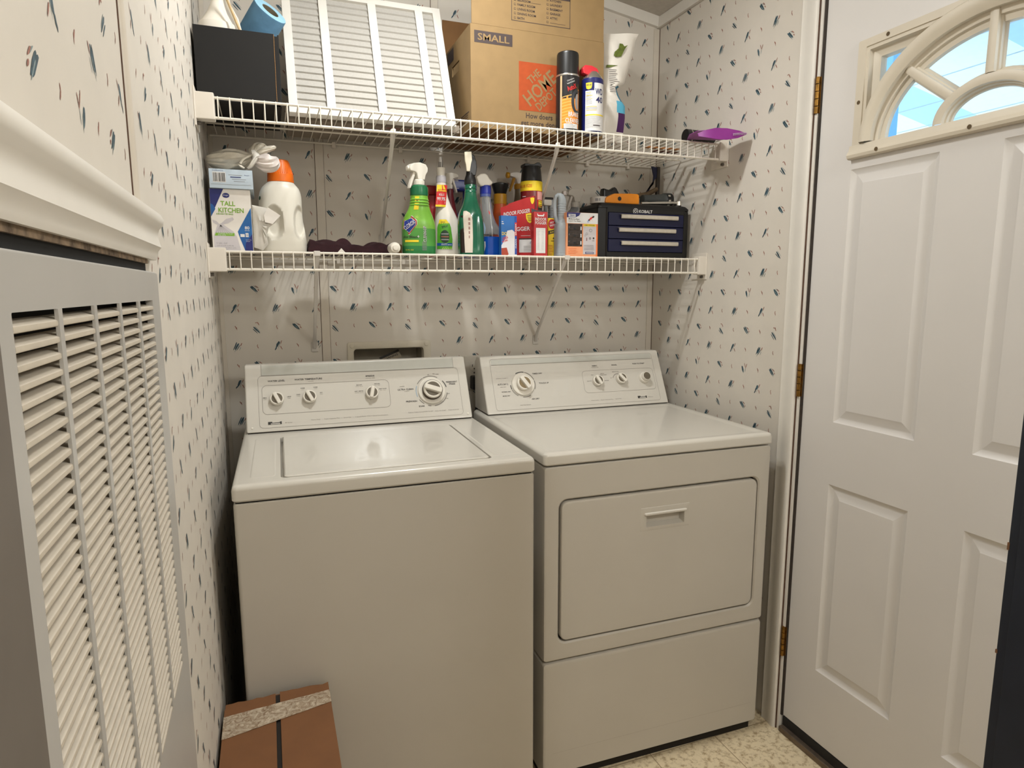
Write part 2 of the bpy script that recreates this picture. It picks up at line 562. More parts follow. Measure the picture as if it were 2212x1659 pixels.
m_rubber_ = mat('dark_brown_weatherstrip', (52, 44, 38), .7, var=.15)
# door casing on the right wall (jamb side)
mb = MB()
cp = [(.709, 0), (.709, .010), (.713, .013), (.722, .011), (.732, .012), (.745, .016), (.758, .017), (.765, .015), (.768, .010), (.768, 0)]
mb.prism(cp, 0, 2.30, m_trim, lambda a, b, c: Vector((RW - b, -a, c)))
struct('trim_11', mb)
mb = MB()
mb.box(RW - .006, RW + .09, -.7790, -.7705, 0, 2.20, m_trim, .001)
mb.box(RW - .002, RW + .06, -.7847, -.7792, .05, 2.14, m_rubber_)
mb.box(RW - .0095, RW - .004, -.7706, -.7682, 0, 2.14, m_seam)
mb.box(RW - .006, RW + .09, -1.660, -1.6475, 0, 2.20, m_trim, .001)
mb.box(RW - .006, RW + .09, -1.66, -.7695, 2.142, 2.20, m_trim, .001)
struct('trim_12', mb)
# threshold
m_metal = mat('threshold_metal', (120, 106, 92), 0.45, metal=.7, var=.15)
m_rubber = mat('black_weatherstrip', (34, 31, 29), 0.7, var=.2)
mb = MB()
mb.box(RW - .012, RW + .09, -1.647, -.783, 0.0, .018, m_metal, .004)
mb.box(RW + .004, RW + .03, -1.647, -.783, .016, .046, m_rubber, .002)
struct('trim_13', mb)

# ---------------------------------------------------------------- outside door with fan light
m_door = mat('door_white_paint', (214, 210, 206), 0.38, var=0.012, scale=6)
m_lite = mat('window_frame_plastic', (206, 196, 178), 0.45, var=0.03, scale=12)
m_hole = mat('screw_hole_dark', (88, 70, 42), 0.7, var=.2)
m_glass = bpy.data.materials.new('window_glass'); m_glass.use_nodes = True
g_ = m_glass.node_tree; g_.nodes.clear()
o_ = g_.nodes.new('ShaderNodeOutputMaterial'); mx = g_.nodes.new('ShaderNodeMixShader')
tr = g_.nodes.new('ShaderNodeBsdfTransparent'); gl = g_.nodes.new('ShaderNodeBsdfGlossy'); fz = g_.nodes.new('ShaderNodeFresnel')
tr.inputs[0].default_value = (.94, .98, 1, 1); gl.inputs['Roughness'].default_value = .02; fz.inputs[0].default_value = 1.3
g_.links.new(fz.outputs[0], mx.inputs[0]); g_.links.new(tr.outputs[0], mx.inputs[1]); g_.links.new(gl.outputs[0], mx.inputs[2]); g_.links.new(mx.outputs[0], o_.inputs[0])

door = thing('door_1', 'white panelled outside door with a fan light window', 'door', (RW, 0, 0))
del door['category']
door['kind'] = 'structure'
# local frame for the leaf: u = -y, v = z, n toward the room (-x); origin on the leaf face
fd = frame((.004, 0, 0), (0, -1, 0), (0, 0, 1))
WC = 1.215                                   # window centre (u)
mb = MB()
pan = [(.892, 1.127, .262, .813), (1.262, 1.497, .262, .813), (.892, 1.127, .986, 1.643), (1.262, 1.497, .986, 1.643)]
us = [-DY0, .892, 1.127, 1.262, 1.497, -DY1]
vs_ = [.052, .262, .813, .986, 1.643, 1.672, 1.943, DZ1]
hole = {(1, 1), (3, 1), (1, 3), (3, 3)}
us2 = [-DY0, .892, .897, 1.127, 1.262, 1.497, 1.533, -DY1]
for i in range(len(us2) - 1):
    for j in range(len(vs_) - 1):
        uc = (us2[i] + us2[i + 1]) / 2; vc = (vs_[j] + vs_[j + 1]) / 2
        if any(p[0] < uc < p[1] and p[2] < vc < p[3] for p in pan): continue
        if .897 < uc < 1.533 and 1.672 < vc < 1.943: continue
        mb.poly(fd, [(us2[i], vs_[j]), (us2[i + 1], vs_[j]), (us2[i + 1], vs_[j + 1]), (us2[i], vs_[j + 1])], m_door, 0)
for (a, b, c_, d) in pan:
    q = lambda k, n_: (a + k, b - k, c_ + k, d - k, .001, n_)
    mb.rloft([q(0, 0), q(.004, -.004), q(.012, -.007), q(.016, -.007), q(.034, -.003), q(.036, -.0015), q(.038, -.0015)], m_door, fd, k=1)
# leaf edges and back
mb.box(.0045, .044, DY0 - .0005, DY0, .052, DZ1, m_door)
mb.box(.0045, .044, DY1, DY1 + .0005, .052, DZ1, m_door)
mb.box(.0045, .044, DY1, DY0, .050, .052, m_door)
for (a, b, c_, d) in ((-DY0, -DY1, .052, 1.672), (-DY0, .897, 1.672, 1.943), (1.533, -DY1, 1.672, 1.943), (-DY0, -DY1, 1.943, DZ1)):
    mb.poly(frame((.044, 0, 0), (0, -1, 0), (0, 0, 1)), [(a, c_), (a, d), (b, d), (b, c_)], m_door, 0)
struct('door_leaf', mb, door)

def ell(a, b, t, cz=1.703): return (WC + a * math.cos(t), cz + b * math.sin(t))
def band(mb, outer, inner, prof, m, t0=0, t1=180, n=40, z0=1.695):
    # arch moulding swept between two ellipses; prof: (k across, height)
    vs = []; fs = []
    for i in range(n + 1):
        t = math.radians(t0 + (t1 - t0) * i / n)
        for (k, h_) in prof:
            a = outer[0] + (inner[0] - outer[0]) * k; b = outer[1] + (inner[1] - outer[1]) * k
            u, v = ell(a, b, t)
            vs.append(fd(u, v, h_))
    P = len(prof)
    for i in range(n):
        for k in range(P - 1):
            fs.append((i * P + k, (i + 1) * P + k, (i + 1) * P + k + 1, i * P + k + 1))
    mb.add(vs, fs, m)
mb = MB()
# flat outer rim of the frame insert
mb.rloft([(.893, 2 * WC - .893, 1.672, 1.949, .004, 0), (.895, 2 * WC - .895, 1.672, 1.947, .004, .006), (.917, 2 * WC - .917, 1.694, 1.929, .003, .006),
          (.918, 2 * WC - .918, 1.695, 1.928, .003, .003), (.926, 2 * WC - .926, 1.698, 1.920, .002, .003), (.929, 2 * WC - .929, 1.70, 1.917, .002, -.008), (.940, 2 * WC - .940, 1.70, 1.908, .002, -.012),
          (.947, 2 * WC - .947, 1.70, 1.900, .002, -.012), (.950, 2 * WC - .950, 1.70, 1.897, .002, -.028)], m_lite, fd, cap1=False, k=2)
# arch moulding
band(mb, (.298, .240), (.268, .203), [(0, -.012), (0, .008), (.12, .014), (.4, .016), (.7, .013), (1, .006), (1, -.006), (1.35, -.008), (1.40, -.014), (1.75, -.016), (1.8, -.026)], m_lite)
# small inner arch
band(mb, (.118, .082), (.090, .057), [(-.28, -.024), (-.22, -.019), (-.08, -.017), (-.04, -.011), (.08, -.009), (.14, -.002), (.5, 0), (.86, -.002), (.92, -.009), (1.04, -.011), (1.08, -.017), (1.22, -.019), (1.28, -.024)], m_lite, n=24)
# mullions
def bar(mb, p0, p1, w_, m):
    u0, v0 = p0; u1, v1 = p1
    L = math.hypot(u1 - u0, v1 - v0); du, dv = (u1 - u0) / L, (v1 - v0) / L
    prof = [(-.018, -.024), (-.0165, -.020), (-.0135, -.018), (-.0125, -.012), (-.0095, -.010), (-.0085, -.003), (0, -.001), (.0085, -.003), (.0095, -.010), (.0125, -.012), (.0135, -.018), (.0165, -.020), (.018, -.024)]
    f2 = lambda a, b, c: fd(u0 + du * c - dv * a, v0 + dv * c + du * a, b)
    mb.prism(prof, 0, L, m, f2)
bar(mb, (WC, 1.783), (WC, 1.912), .02, m_lite)
bar(mb, (WC - .078, 1.757), (WC - .188, 1.846), .02, m_lite)
bar(mb, (WC + .080, 1.757), (WC + .190, 1.846), .02, m_lite)
# sill rail
sp = [(1.666, 0), (1.666, .010), (1.669, .015), (1.676, .017), (1.683, .014), (1.686, .011), (1.700, .008), (1.702, -.01), (1.702, -.026), (1.68, -.026)]
mb.prism(sp, .890, 2 * WC - .890, m_lite, lambda a, b, c: fd(c, a, b))
for (u, v) in ((.976, 1.9385), (.906, 1.802), (.976, 1.677), (1.199, 1.678), (1.43, 1.677)):
    mb.disc(fd, u, v, .0048, m_hole, .0175 if v < 1.7 else .0066)
struct('window_frame', mb, door)
mb = MB()
mb.poly(fd, [(.9, 1.672), (1.53, 1.672), (1.53, 1.94), (.9, 1.94)], m_glass, -.024)
struct('window_pane', mb, door)
m_brass = mat('old_brass', (134, 98, 44), 0.38, metal=.85, var=.35, scale=80)
for zc in (1.853, 1.086, .291):
    mb = MB()
    for k in range(5):
        z0 = zc - .047 + k * .0188
        mb.lathe([(.0035, z0), (.0058, z0 + .0008), (.0058, z0 + .0176), (.0035, z0 + .0184)], m_brass, lambda a, b, c: Vector((-.007 + a, -.776 + b, c)), 12)
    mb.box(-.003, .012, -.784, -.776, zc - .046, zc + .046, m_brass)
    struct('hinge', mb, door)

# navy-painted jamb of the opening the camera looks through: only its edge shows
m_navy = mat('navy_door_paint', (30, 36, 48), 0.42, var=.12, scale=15)
m_chip = mat('chipped_wood', (120, 84, 58), 0.8, var=.2)
mb = MB()
NX = 1.024
mb.box(NX, NX + .034, -1.81, -1.66, 0, 2.36, m_navy, .003)
mb.box(NX - .004, NX, -1.80, -1.674, 0, 2.34, m_navy, .0015)
for (z, h_) in ((1.005, .010), (.86, .005)):
    mb.box(NX - .0003, NX + .0016, -1.6625, -1.6597, z, z + h_, m_chip)
struct('trim_14', mb)

# ---------------------------------------------------------------- porch outside the door
m_porch = mat('porch_white_board', (222, 238, 240), 0.6, var=.02)
m_porch_line = mat('porch_board_joint', (168, 190, 205), 0.7)
m_post = mat('porch_post_paint', (128, 184, 232), 0.6, var=.02)
m_slab = mat('porch_concrete', (206, 204, 198), 0.8, var=.06)
mb = MB()
mb.box(RW + .1, RW + 9, -9, 9, -.2, -.05, m_slab)
struct('porch_floor', mb)
m_porchb = mat('porch_pale_blue_panel', (172, 212, 244), 0.6, var=.02)
mb = MB()
pcz = lambda x: 2.6 - .2 * (x - RW)
xa, xb = RW + .1, RW + 3.6
for (ya, yb, m_) in ((-6, -.33, m_porchb), (-.33, .17, m_porch), (.17, .42, m_porchb), (.42, 6, m_porch)):
    mb.add([(xa, ya, pcz(xa)), (xb, ya, pcz(xb)), (xb, yb, pcz(xb)), (xa, yb, pcz(xa))], [(0, 1, 2, 3)], m_)
mb.add([(xa, -6, pcz(xa) + .05), (xb, -6, pcz(xb) + .05), (xb, 6, pcz(xb) + .05), (xa, 6, pcz(xa) + .05)], [(3, 2, 1, 0)], m_porch)
for k in range(12):
    x = 2.17 + .2225 * k
    mb.add([(x, -6, pcz(x) - .0006), (x + .007, -6, pcz(x + .007) - .0006), (x + .007, 6, pcz(x + .007) - .0006), (x, 6, pcz(x) - .0006)], [(0, 1, 2, 3)], m_porch_line)
struct('porch_ceiling', mb)
mb = MB()
mb.box(2.525, 2.575, -.172, -.120, -.05, 2.39, m_post, .004)
mb.box(2.535, 2.565, -.119, .02, -.05, 2.385, m_post, .004)
struct('porch_post', mb)
mb = MB()
mb.box(RW + 3.5, RW + 3.6, -6, 6, 1.70, 1.88, m_porch, .004)
struct('porch_beam', mb)

# ================================================================ RETURN GRILLE (left wall)
m_grille = mat('grille_grey_enamel', (176, 173, 168), 0.35, var=.02, scale=10)
m_slat = mat('grille_slat_enamel', (198, 188, 172), 0.45, var=.05, scale=60)
m_void = mat('dark_void_shade', (14, 13, 12), 0.9)  # near-black lining painted as the dark behind the louvres
gr = thing('return_air_grille', 'tall pale grey louvred return air panel on the left wall', 'vent grille', (0, -1.5, 0))
fg = frame((0, 1.5, 0), (0, 1, 0), (0, 0, 1))       # a = y, b = z, c = out of wall (+x)
mb = MB()
GY = [(-1.764, -1.684), (-1.675, -1.589), (-1.580, -1.494), (-1.485, -1.399), (-1.389, -1.301)]
GZ0, GZ1 = .862, 1.332
# sheet front with one opening, rolled edges
mb.rloft([(-1.802, -1.246, .30, 1.366, .004, .0008), (-1.802, -1.246, .30, 1.366, .004, .006), (-1.800, -1.248, .302, 1.364, .004, .008),
          (-1.764, -1.301, GZ0, GZ1, .001, .008), (-1.764, -1.301, GZ0, GZ1, .001, .001)], m_grille, fg, cap1=False, k=2)
for (a, b) in zip(GY[:-1], GY[1:]):
    mb.box(a[1], b[0], GZ0, GZ1, .0066, .0089, m_grille, fr=fg)
obj('grille_frame', mb, gr)
mb = MB()
n = 44; pitch = (GZ1 - GZ0) / n
for i in range(n):
    z = GZ0 + (i + .28) * pitch
    # slat: rounded outer lip, rising toward the inside
    prof = [(.0070, z - .0038), (.0079, z - .0033), (.0082, z - .0022), (.0081, z + .0000), (.0070, z + .0009), (-.0045, z + .0032), (-.0049, z + .0026), (.0060, z - .0002), (.0064, z - .0034)]
    mb.prism([(p[0], p[1]) for p in prof], -1.764, -1.301, m_slat, lambda a, b, c: fg(c, b, a))
obj('louvres', mb, gr)
mb = MB()
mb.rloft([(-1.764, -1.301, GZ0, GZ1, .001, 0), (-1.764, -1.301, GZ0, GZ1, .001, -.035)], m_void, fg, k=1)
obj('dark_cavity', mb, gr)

# ================================================================ WASHER AND DRYER
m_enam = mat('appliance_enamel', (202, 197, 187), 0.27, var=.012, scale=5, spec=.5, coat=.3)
m_enam_shaded = mat('appliance_enamel_shaded', (190, 184, 173), 0.38, var=.02, scale=5)  # darker copy of the enamel: shade of the fronts put into the colour
m_pan = mat('console_plastic', (204, 199, 190), 0.35, var=.012, scale=8)
m_strip = mat('console_band_grey', (184, 183, 174), 0.3, var=.02)
m_gap = mat('gap_shade_fill', (30, 25, 20), 0.8)  # near-black fill painting the shade in open gaps and seams
m_knob = mat('knob_white', (222, 216, 204), 0.3, var=.015)
m_kgrey = mat('knob_grey_insert', (98, 89, 74), 0.4, var=.06, scale=90)
m_ktan = mat('knob_tan_insert', (128, 110, 78), 0.4, var=.08, scale=90)
m_kring = mat('knob_brown_ring', (62, 48, 32), 0.5, var=.1)
m_ink = mat('printed_ink_black', (52, 49, 46), 0.6)
m_ink2 = mat('printed_ink_grey', (128, 122, 114), 0.6)
m_inkb = mat('printed_ink_blue', (150, 170, 186), 0.6)

def rr_line(mb, fr, u0, u1, v0, v1, r, m, th=.0009, c=.0005):
    mb.rloft([(u0, u1, v0, v1, r, c), (u0 + th, u1 - th, v0 + th, v1 - th, r - th, c)], m, fr, cap1=False, k=6)

def small_knob(parent, fr, u, v, ang, r=.0195, h=.020, ins=m_kgrey, name='knob', skirt=0, ring=False):
    mb = MB()
    f2 = lambda a, b, c: fr(u + a * math.cos(ang) - b * math.sin(ang), v + a * math.sin(ang) + b * math.cos(ang), c)
    if skirt:
        mb.lathe([(skirt, .0006), (skirt, .004), (skirt - .002, .006), (r + .003, .0065)], m_knob, f2, 40)
    if ring:
        mb.lathe([(r + .0015, .0062), (r + .0015, h * .62), (r - .001, h * .66)], m_kring, f2, 36)
    mb.lathe([(r * .96, .001 if not skirt else .006), (r, h * .55), (r * .985, h * .72), (r * .9, h * .80), (r * .8, h * .80)], m_knob, f2, 36)
    # grip bar across the face and two inset lenses
    mb.box(-r * .27, r * .27, -r * .93, r * .93, h * .5, h * 1.12, m_knob, r * .12, fr=f2)
    for s_ in (-1, 1):
        pts = []
        for i in range(13):
            a = math.radians(-64 + 128 * i / 12)
            pts.append((s_ * (r * .30 + (math.cos(a) - math.cos(math.radians(64))) * r * .84), r * .80 * math.sin(a)))
        if s_ < 0: pts = pts[::-1]
        mb.poly(f2, pts, ins, h * .805)
    return obj(name, mb, parent)

def appliance_console(t, zt, vc, vt, zc, u0, u1, name):
    """sloping control console; returns part and the frame of its face (u, up the slope, out)"""
    mb = MB()
    fy = lambda a, b, c: Vector((c, a, b))
    p = [(vc, zt + .003), (vt - .004, zc - .006), (vt, zc), (vt + .035, zc), (vt + .06, zc - .02), (vt + .06, zt + .003)]
    b = bmesh.new()
    A = [b.verts.new((u0, q[0], q[1])) for q in p]; B = [b.verts.new((u1, q[0], q[1])) for q in p]
    b.faces.new(A); b.faces.new(B[::-1])
    for i in range(len(p)): b.faces.new((A[i], B[i], B[(i + 1) % len(p)], A[(i + 1) % len(p)]))
    bmesh.ops.recalc_face_normals(b, faces=b.faces)
    bmesh.ops.bevel(b, geom=list(b.edges), offset=.005, segments=3, affect='EDGES', profile=.5)
    mb.bm(b, m_enam)
    mb.box(u0 + .004, u1 - .004, vc + .004, vt, zt - .001, zt + .004, m_gap)
    con = obj(name, mb, t)
    dy, dz = vt - .004 - vc, zc - .006 - zt - .003
    fr = frame((0, vc, zt + .003), (1, 0, 0), (0, dy, dz))
    return con, fr

# ---- washer
wm = thing('washing_machine', 'white top-loading washing machine on the left, beside the wall', 'washing machine', (.0451, -.7650, 0), -.01614)
WW, WZ, WL = .683, .9395, .9025
mb = MB()
fz = lambda a, b, c: Vector((a, b, c))
mb.rloft([(.004, WW - .004, .004, .640, .006, .022), (.002, WW - .002, .002, .642, .008, .03), (.002, WW - .002, .002, .642, .008, WL - .008), (.004, WW - .004, .004, .640, .007, WL - .004)], m_enam_shaded, fz, cap0=True, k=3)
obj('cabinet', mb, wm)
mb = MB()
mb.rloft([(.006, WW - .006, .008, .636, .006, WL - .006), (.006, WW - .006, .008, .636, .006, WL + .002)], m_gap, fz, k=2)
obj('gap_shade', mb, wm)
mb = MB()
LX0, LX1, LY0, LY1 = .0985, .583, .030, .448      # lid well
mb.rloft([(.004, WW - .004, .004, .640, .008, WL), (0, WW, 0, .642, .010, WL + .004), (0, WW, 0, .642, .010, WZ - .012), (.0015, WW - .0015, .0015, .642, .010, WZ - .006), (.005, WW - .005, .005, .642, .009, WZ - .0018), (.011, WW - .011, .011, .640, .008, WZ),
          (LX0, LX1, LY0, LY1, .012, WZ), (LX0 + .001, LX1 - .001, LY0 + .001, LY1 - .001, .011, WZ - .002), (LX0 + .002, LX1 - .002, LY0 + .001, LY1, .011, WZ - .016)], m_enam, fz, cap0=True, cap1=True, k=5)
# raised field right of the lid
mb.rloft([(.594, .664, .05, .44, .008, WZ), (.598, .660, .054, .436, .008, WZ + .0016)], m_enam, fz, k=3)
mb.rloft([(.035, .088, .05, .44, .008, WZ), (.039, .084, .054, .436, .008, WZ + .0012)], m_enam, fz, k=3)
obj('top_deck', mb, wm)
mb = MB()
mb.rloft([(LX0 + .0075, LX1 - .0065, LY0 + .0015, LY1 - .002, .012, WZ - .014), (LX0 + .0075, LX1 - .0065, LY0 + .0015, LY1 - .002, .012, WZ + .001), (LX0 + .010, LX1 - .009, LY0 + .004, LY1 - .004, .012, WZ + .0035),
          (LX0 + .022, LX1 - .022, LY0 + .016, LY1 - .016, .012, WZ + .0035), (LX0 + .03, LX1 - .03, LY0 + .024, LY1 - .024, .012, WZ + .002)], m_enam, fz, k=5)
obj('lid', mb, wm)
con, fc = appliance_console(wm, WZ, .511, .6054, 1.1262, .010, .674, 'control_console')
def end_lines(mb, fr, us, u1):
    pass
mb = MB()
mb.rect(fc, .056, .633, .172, .203, m_strip, .0006)
mb.rect(fc, .056, .633, .1700, .1712, m_ink2, .0008)
mb.rect(fc, .0552, .0561, .171, .206, m_ink2, .0008); mb.rect(fc, .6325, .6334, .171, .206, m_ink2, .0008)
rr_line(mb, fc, .045, .646, .012, .1705, .012, m_ink2, .0007)
rr_line(mb, fc, .055, .422, .052, .141, .014, m_ink2)
mb.text(fc, 'WATER LEVEL', .096, .1535, m_ink, w=.048, h=.0055, bold=.02)
mb.text(fc, 'WATER TEMPERATURE', .186, .1545, m_ink, w=.079, h=.0055, bold=.02)
mb.text(fc, 'WASH/RINSE', .192, .1475, m_ink2, w=.016, h=.0024)
mb.text(fc, 'SPEEDS', .367, .1555, m_ink, w=.027, h=.0050, bold=.02)
mb.text(fc, 'AGITATE / SPIN', .367, .1480, m_ink2, w=.028, h=.0024)
for (x, y, a, b) in ((.063, .103, 'SMALL', 'LOAD'), (.129, .103, 'LARGE', 'LOAD'), (.155, .108, 'COLD', 'COLD'), (.168, .127, 'WARM', 'COLD'), (.204, .128, 'WARM', 'WARM'), (.220, .110, 'HOT', 'COLD'),
                     (.332, .128, 'DELICATE', 'SLOW / SLOW'), (.330, .108, 'KNIT / GENTLE', 'GENTLE / SLOW'), (.386, .129, 'REGULAR', 'FAST / FAST'), (.402, .112, 'HEAVY DUTY', 'FAST / FAST')):
    mb.text(fc, a, x, y, m_ink, h=.0028, bold=.02); mb.text(fc, b, x, y - .0048, m_ink2, h=.0024)
mb.text(fc, 'ULTRA CLEAN', .4715, .1055, m_ink, w=.049, h=.0055, bold=.03)
mb.text(fc, 'NORMAL', .475, .099, m_ink2, w=.015, h=.0026)
mb.text(fc, 'KNITS', .462, .1155, m_ink2, w=.014, h=.0026, bold=.02)
mb.text(fc, 'PREWASH', .486, .0655, m_ink, w=.034, h=.0055, bold=.03)
mb.text(fc, 'SOAK', .5165, .0480, m_ink, w=.019, h=.0055, bold=.03)
mb.text(fc, 'PERMANENT', .621, .1225, m_ink, w=.036, h=.0052, bold=.02)
mb.text(fc, 'PRESS', .622, .1155, m_ink, w=.020, h=.0050, bold=.02)
for (x, y, t_) in ((.566, .152, 'SPIN'), (.577, .1505, 'RINSE'), (.606, .084, 'SPIN'), (.598, .068, 'RINSE'), (.584, .058, 'OFF'), (.548, .150, 'OFF')):
    mb.text(fc, t_, x, y, m_ink2, h=.0028, bold=.02)
for (a0, a1, m_) in ((62, 118, m_ink2), (120, 150, m_ink2), (12, 40, m_ink), (158, 200, m_inkb), (212, 235, m_ink2), (250, 262, m_ink2), (275, 350, m_ink2)):
    mb.disc(fc, .553, .096, .0505, m_, .0006, 24, r0=.0480, a0=a0, a1=a1)
# maker's badge
def badge(mb, fr, u, v, w_, h_):
    mb.prism([(u, v), (u + w_, v), (u + w_, v + h_), (u + w_ * .86, v + h_ * .86), (u + w_ * .86, v + h_ * .62), (u + w_ * .3, v + h_ * .45), (u + w_ * .3, v + h_), (u, v + h_)], .0002, .0006, m_ink, fr)
    mb.rect(fr, u + w_ * .20, u + w_ * .88, v + h_ * .12, v + h_ * .42, m_pan, .0008)
    mb.text(fr, 'Kenmore', u + w_ * .56, v + h_ * .60, m_ink, w=w_ * .78, h=h_ * .5, c=.0009, bold=.03)
badge(mb, fc, .068, .0215, .037, .0085)
mb.text(fc, '80 Series', .124, .0245, m_ink2, w=.019, h=.0030)
mb.text(fc, 'Heavy Duty   -   Super Capacity Plus   -   Quiet Pak   -   3 Speed Motor With 4 Speed Combinations', .298, .0275, m_ink2, w=.224, h=.0038)
mb.text(fc, 'PUSH & TURN CLOCKWISE TO SET     PULL TO START     PUSH TO STOP', .552, .0295, m_ink2, w=.160, h=.0032)
obj('printed_legend', mb, con)
small_knob(con, fc, .0955, .0955, math.radians(24))
small_knob(con, fc, .1865, .0965, math.radians(26))
small_knob(con, fc, .3675, .0985, math.radians(-14))
small_knob(con, fc, .5530, .0960, math.radians(70), .030, .030, m_kgrey, 'timer_knob', .0435, True)
for u in (.026, .660):
    mb = MB(); mb.lathe([(.0032, .0003), (.0032, .0012), (.002, .0018)], m_knob, lambda a, b, c, u=u: fc(u + a, .0145 + b, c), 12); obj('screw_cap', mb, con)

# ---- dryer
dr = thing('clothes_dryer', 'white front-loading clothes dryer on the right, next to the outside door', 'dryer', (.7653, -.7414, 0), -.02136)
DW, DZ, DL = .711, .9348, .9018
mb = MB()
# cabinet: side shell, then front face with door well
ffr = frame((0, .002, 0), (1, 0, 0), (0, 0, 1))      # u, z, out (-y)
DXa, DXb, DZa, DZb = .044, .670, .4155, .8085
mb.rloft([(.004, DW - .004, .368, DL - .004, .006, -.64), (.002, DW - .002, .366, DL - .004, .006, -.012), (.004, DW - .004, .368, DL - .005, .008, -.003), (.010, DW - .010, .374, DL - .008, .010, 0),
          (DXa - .004, DXb + .004, DZa - .004, DZb + .004, .026, 0), (DXa, DXb, DZa, DZb, .024, -.004), (DXa, DXb, DZa, DZb, .024, -.022)], m_enam_shaded, ffr, cap0=True, cap1=True, k=6)
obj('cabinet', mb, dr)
mb = MB()
mb.rloft([(.002, DW - .002, .030, .362, .006, -.64), (.002, DW - .002, .030, .362, .006, -.014), (.004, DW - .004, .032, .358, .008, -.004), (.010, DW - .010, .036, .350, .01, 0)], m_enam_shaded, ffr, cap0=True, k=4)
mb.rect(ffr, .03, DW - .03, .0965, .0975, mat('toe_line_grey', (176, 168, 156), .5), .0003)  # thin darker line drawn across the toe panel
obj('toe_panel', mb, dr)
mb = MB()
mb.rloft([(.012, DW - .012, .02, .640, .006, .0), (.012, DW - .012, .02, .640, .006, DL + .004)], m_gap, fz, k=2)
obj('inner_frame', mb, dr)
mb = MB()
mb.rloft([(.004, DW - .004, .004, .64, .008, DL), (0, DW, 0, .642, .010, DL + .004), (0, DW, 0, .642, .010, DZ - .010), (.002, DW - .002, .002, .642, .010, DZ - .004), (.008, DW - .008, .008, .642, .009, DZ),
          (.022, DW - .022, .018, .510, .010, DZ + .0005), (.030, DW - .030, .028, .500, .012, DZ - .0022), (.040, DW - .040, .04, .49, .012, DZ - .0028)], m_enam, fz, cap0=True, k=5)
obj('top_panel', mb, dr)
drd = MB()
a = .0052
hx0, hx1, hz0, hz1 = .281, .437, .6945, .7595
fdr = ffr
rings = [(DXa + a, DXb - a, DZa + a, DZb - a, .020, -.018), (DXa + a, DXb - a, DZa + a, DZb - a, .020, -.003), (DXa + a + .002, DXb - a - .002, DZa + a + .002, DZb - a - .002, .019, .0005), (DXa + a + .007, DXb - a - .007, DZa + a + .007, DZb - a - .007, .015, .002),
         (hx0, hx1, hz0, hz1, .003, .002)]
drd.rloft(rings, m_enam_shaded, fdr, cap1=False, k=5)
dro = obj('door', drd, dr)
mb = MB()
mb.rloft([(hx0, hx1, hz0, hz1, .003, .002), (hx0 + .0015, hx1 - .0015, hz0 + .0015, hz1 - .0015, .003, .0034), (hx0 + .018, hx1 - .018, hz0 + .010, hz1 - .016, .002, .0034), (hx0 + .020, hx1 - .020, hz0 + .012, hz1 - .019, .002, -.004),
          (hx0 + .022, hx1 - .022, hz0 + .016, hz1 - .020, .002, -.016)], m_enam_shaded, fdr, cap1=True, k=3)
mb.rloft([(hx0 + .012, hx1 - .012, hz1 - .022, hz1 - .014, .003, .002), (hx0 + .012, hx1 - .012, hz1 - .022, hz1 - .014, .003, .006), (hx0 + .014, hx1 - .014, hz1 - .020, hz1 - .016, .002, .008)], m_enam, fdr, k=3)
obj('door_pull', mb, dro)
con, fc2 = appliance_console(dr, DZ, .5154, .6050, 1.1195, .014, .698, 'control_console')
mb = MB()
mb.rect(fc2, .050, .664, .172, .190, m_strip, .0006)
mb.rect(fc2, .050, .664, .1703, .1712, m_ink2, .0008)
rr_line(mb, fc2, .046, .668, .012, .1925, .010, m_ink2, .0007)
rr_line(mb, fc2, .376, .660, .054, .1355, .014, m_ink2, .0007)
mb.text(fc2, 'TIMED DRY', .210, .1345, m_ink, w=.037, h=.0046, bold=.02)
mb.text(fc2, 'TOUCH UP', .228, .0995, m_ink, w=.036, h=.0052, bold=.02)
mb.text(fc2, 'AUTO DRY 2', .081, .102, m_ink, w=.037, h=.0058, bold=.03)
mb.text(fc2, 'LESS DRY', .081, .0925, m_ink2, w=.022, h=.0028, bold=.02)
mb.text(fc2, 'NORMAL DRY', .089, .0755, m_ink, w=.032, h=.0034, bold=.02)
mb.text(fc2, 'MORE DRY', .088, .0615, m_ink, w=.026, h=.0036, bold=.03)
mb.text(fc2, 'WRINKLE GUARD II', .081, .123, m_ink2, w=.041, h=.0028)
mb.text(fc2, 'AIR DRY', .189, .0455, m_ink, w=.028, h=.0052, bold=.03)
mb.text(fc2, 'Soft Heat System', .150, .0262, m_ink2, w=.038, h=.0036, bold=.02)
mb.text(fc2, 'FABRIC', .431, .1525, m_ink, w=.020, h=.0046, bold=.03)
mb.text(fc2, 'TEMPERATURE', .431, .1465, m_ink2, w=.028, h=.0026)
mb.text(fc2, 'SIGNAL', .509, .1525, m_ink, w=.022, h=.0046, bold=.03)
mb.text(fc2, 'PUSH TO START', .608, .1535, m_ink, w=.049, h=.0048, bold=.02)
for (x, y, t_) in ((.415, .119, 'HIGH'), (.455, .122, 'MEDIUM'), (.455, .117, 'PERMANENT PRESS'), (.399, .097, 'DELICATE'), (.467, .096, 'COTTON'), (.486, .104, 'OFF'), (.540, .104, 'LOUD'), (.508, .1265, 'END OF CYCLE')):
    mb.text(fc2, t_, x, y, m_ink2, h=.0028, bold=.02)
for (a0, a1, m_) in ((20, 75, m_ink2), (78, 118, m_ink), (-25, 16, m_ink2), (180, 200, m_ink), (202, 240, m_ink2), (262, 300, m_ink2)):
    mb.disc(fc2, .152, .098, .0455, m_, .0006, 24, r0=.0430, a0=a0, a1=a1)
mb.disc(fc2, .514, .0985, .0215, m_ink2, .0006, 16, r0=.0195, a0=30, a1=165)
badge(mb, fc2, .577, .0235, .036, .0085)
mb.text(fc2, '80 Series', .629, .0262, m_ink2, w=.019, h=.0030)
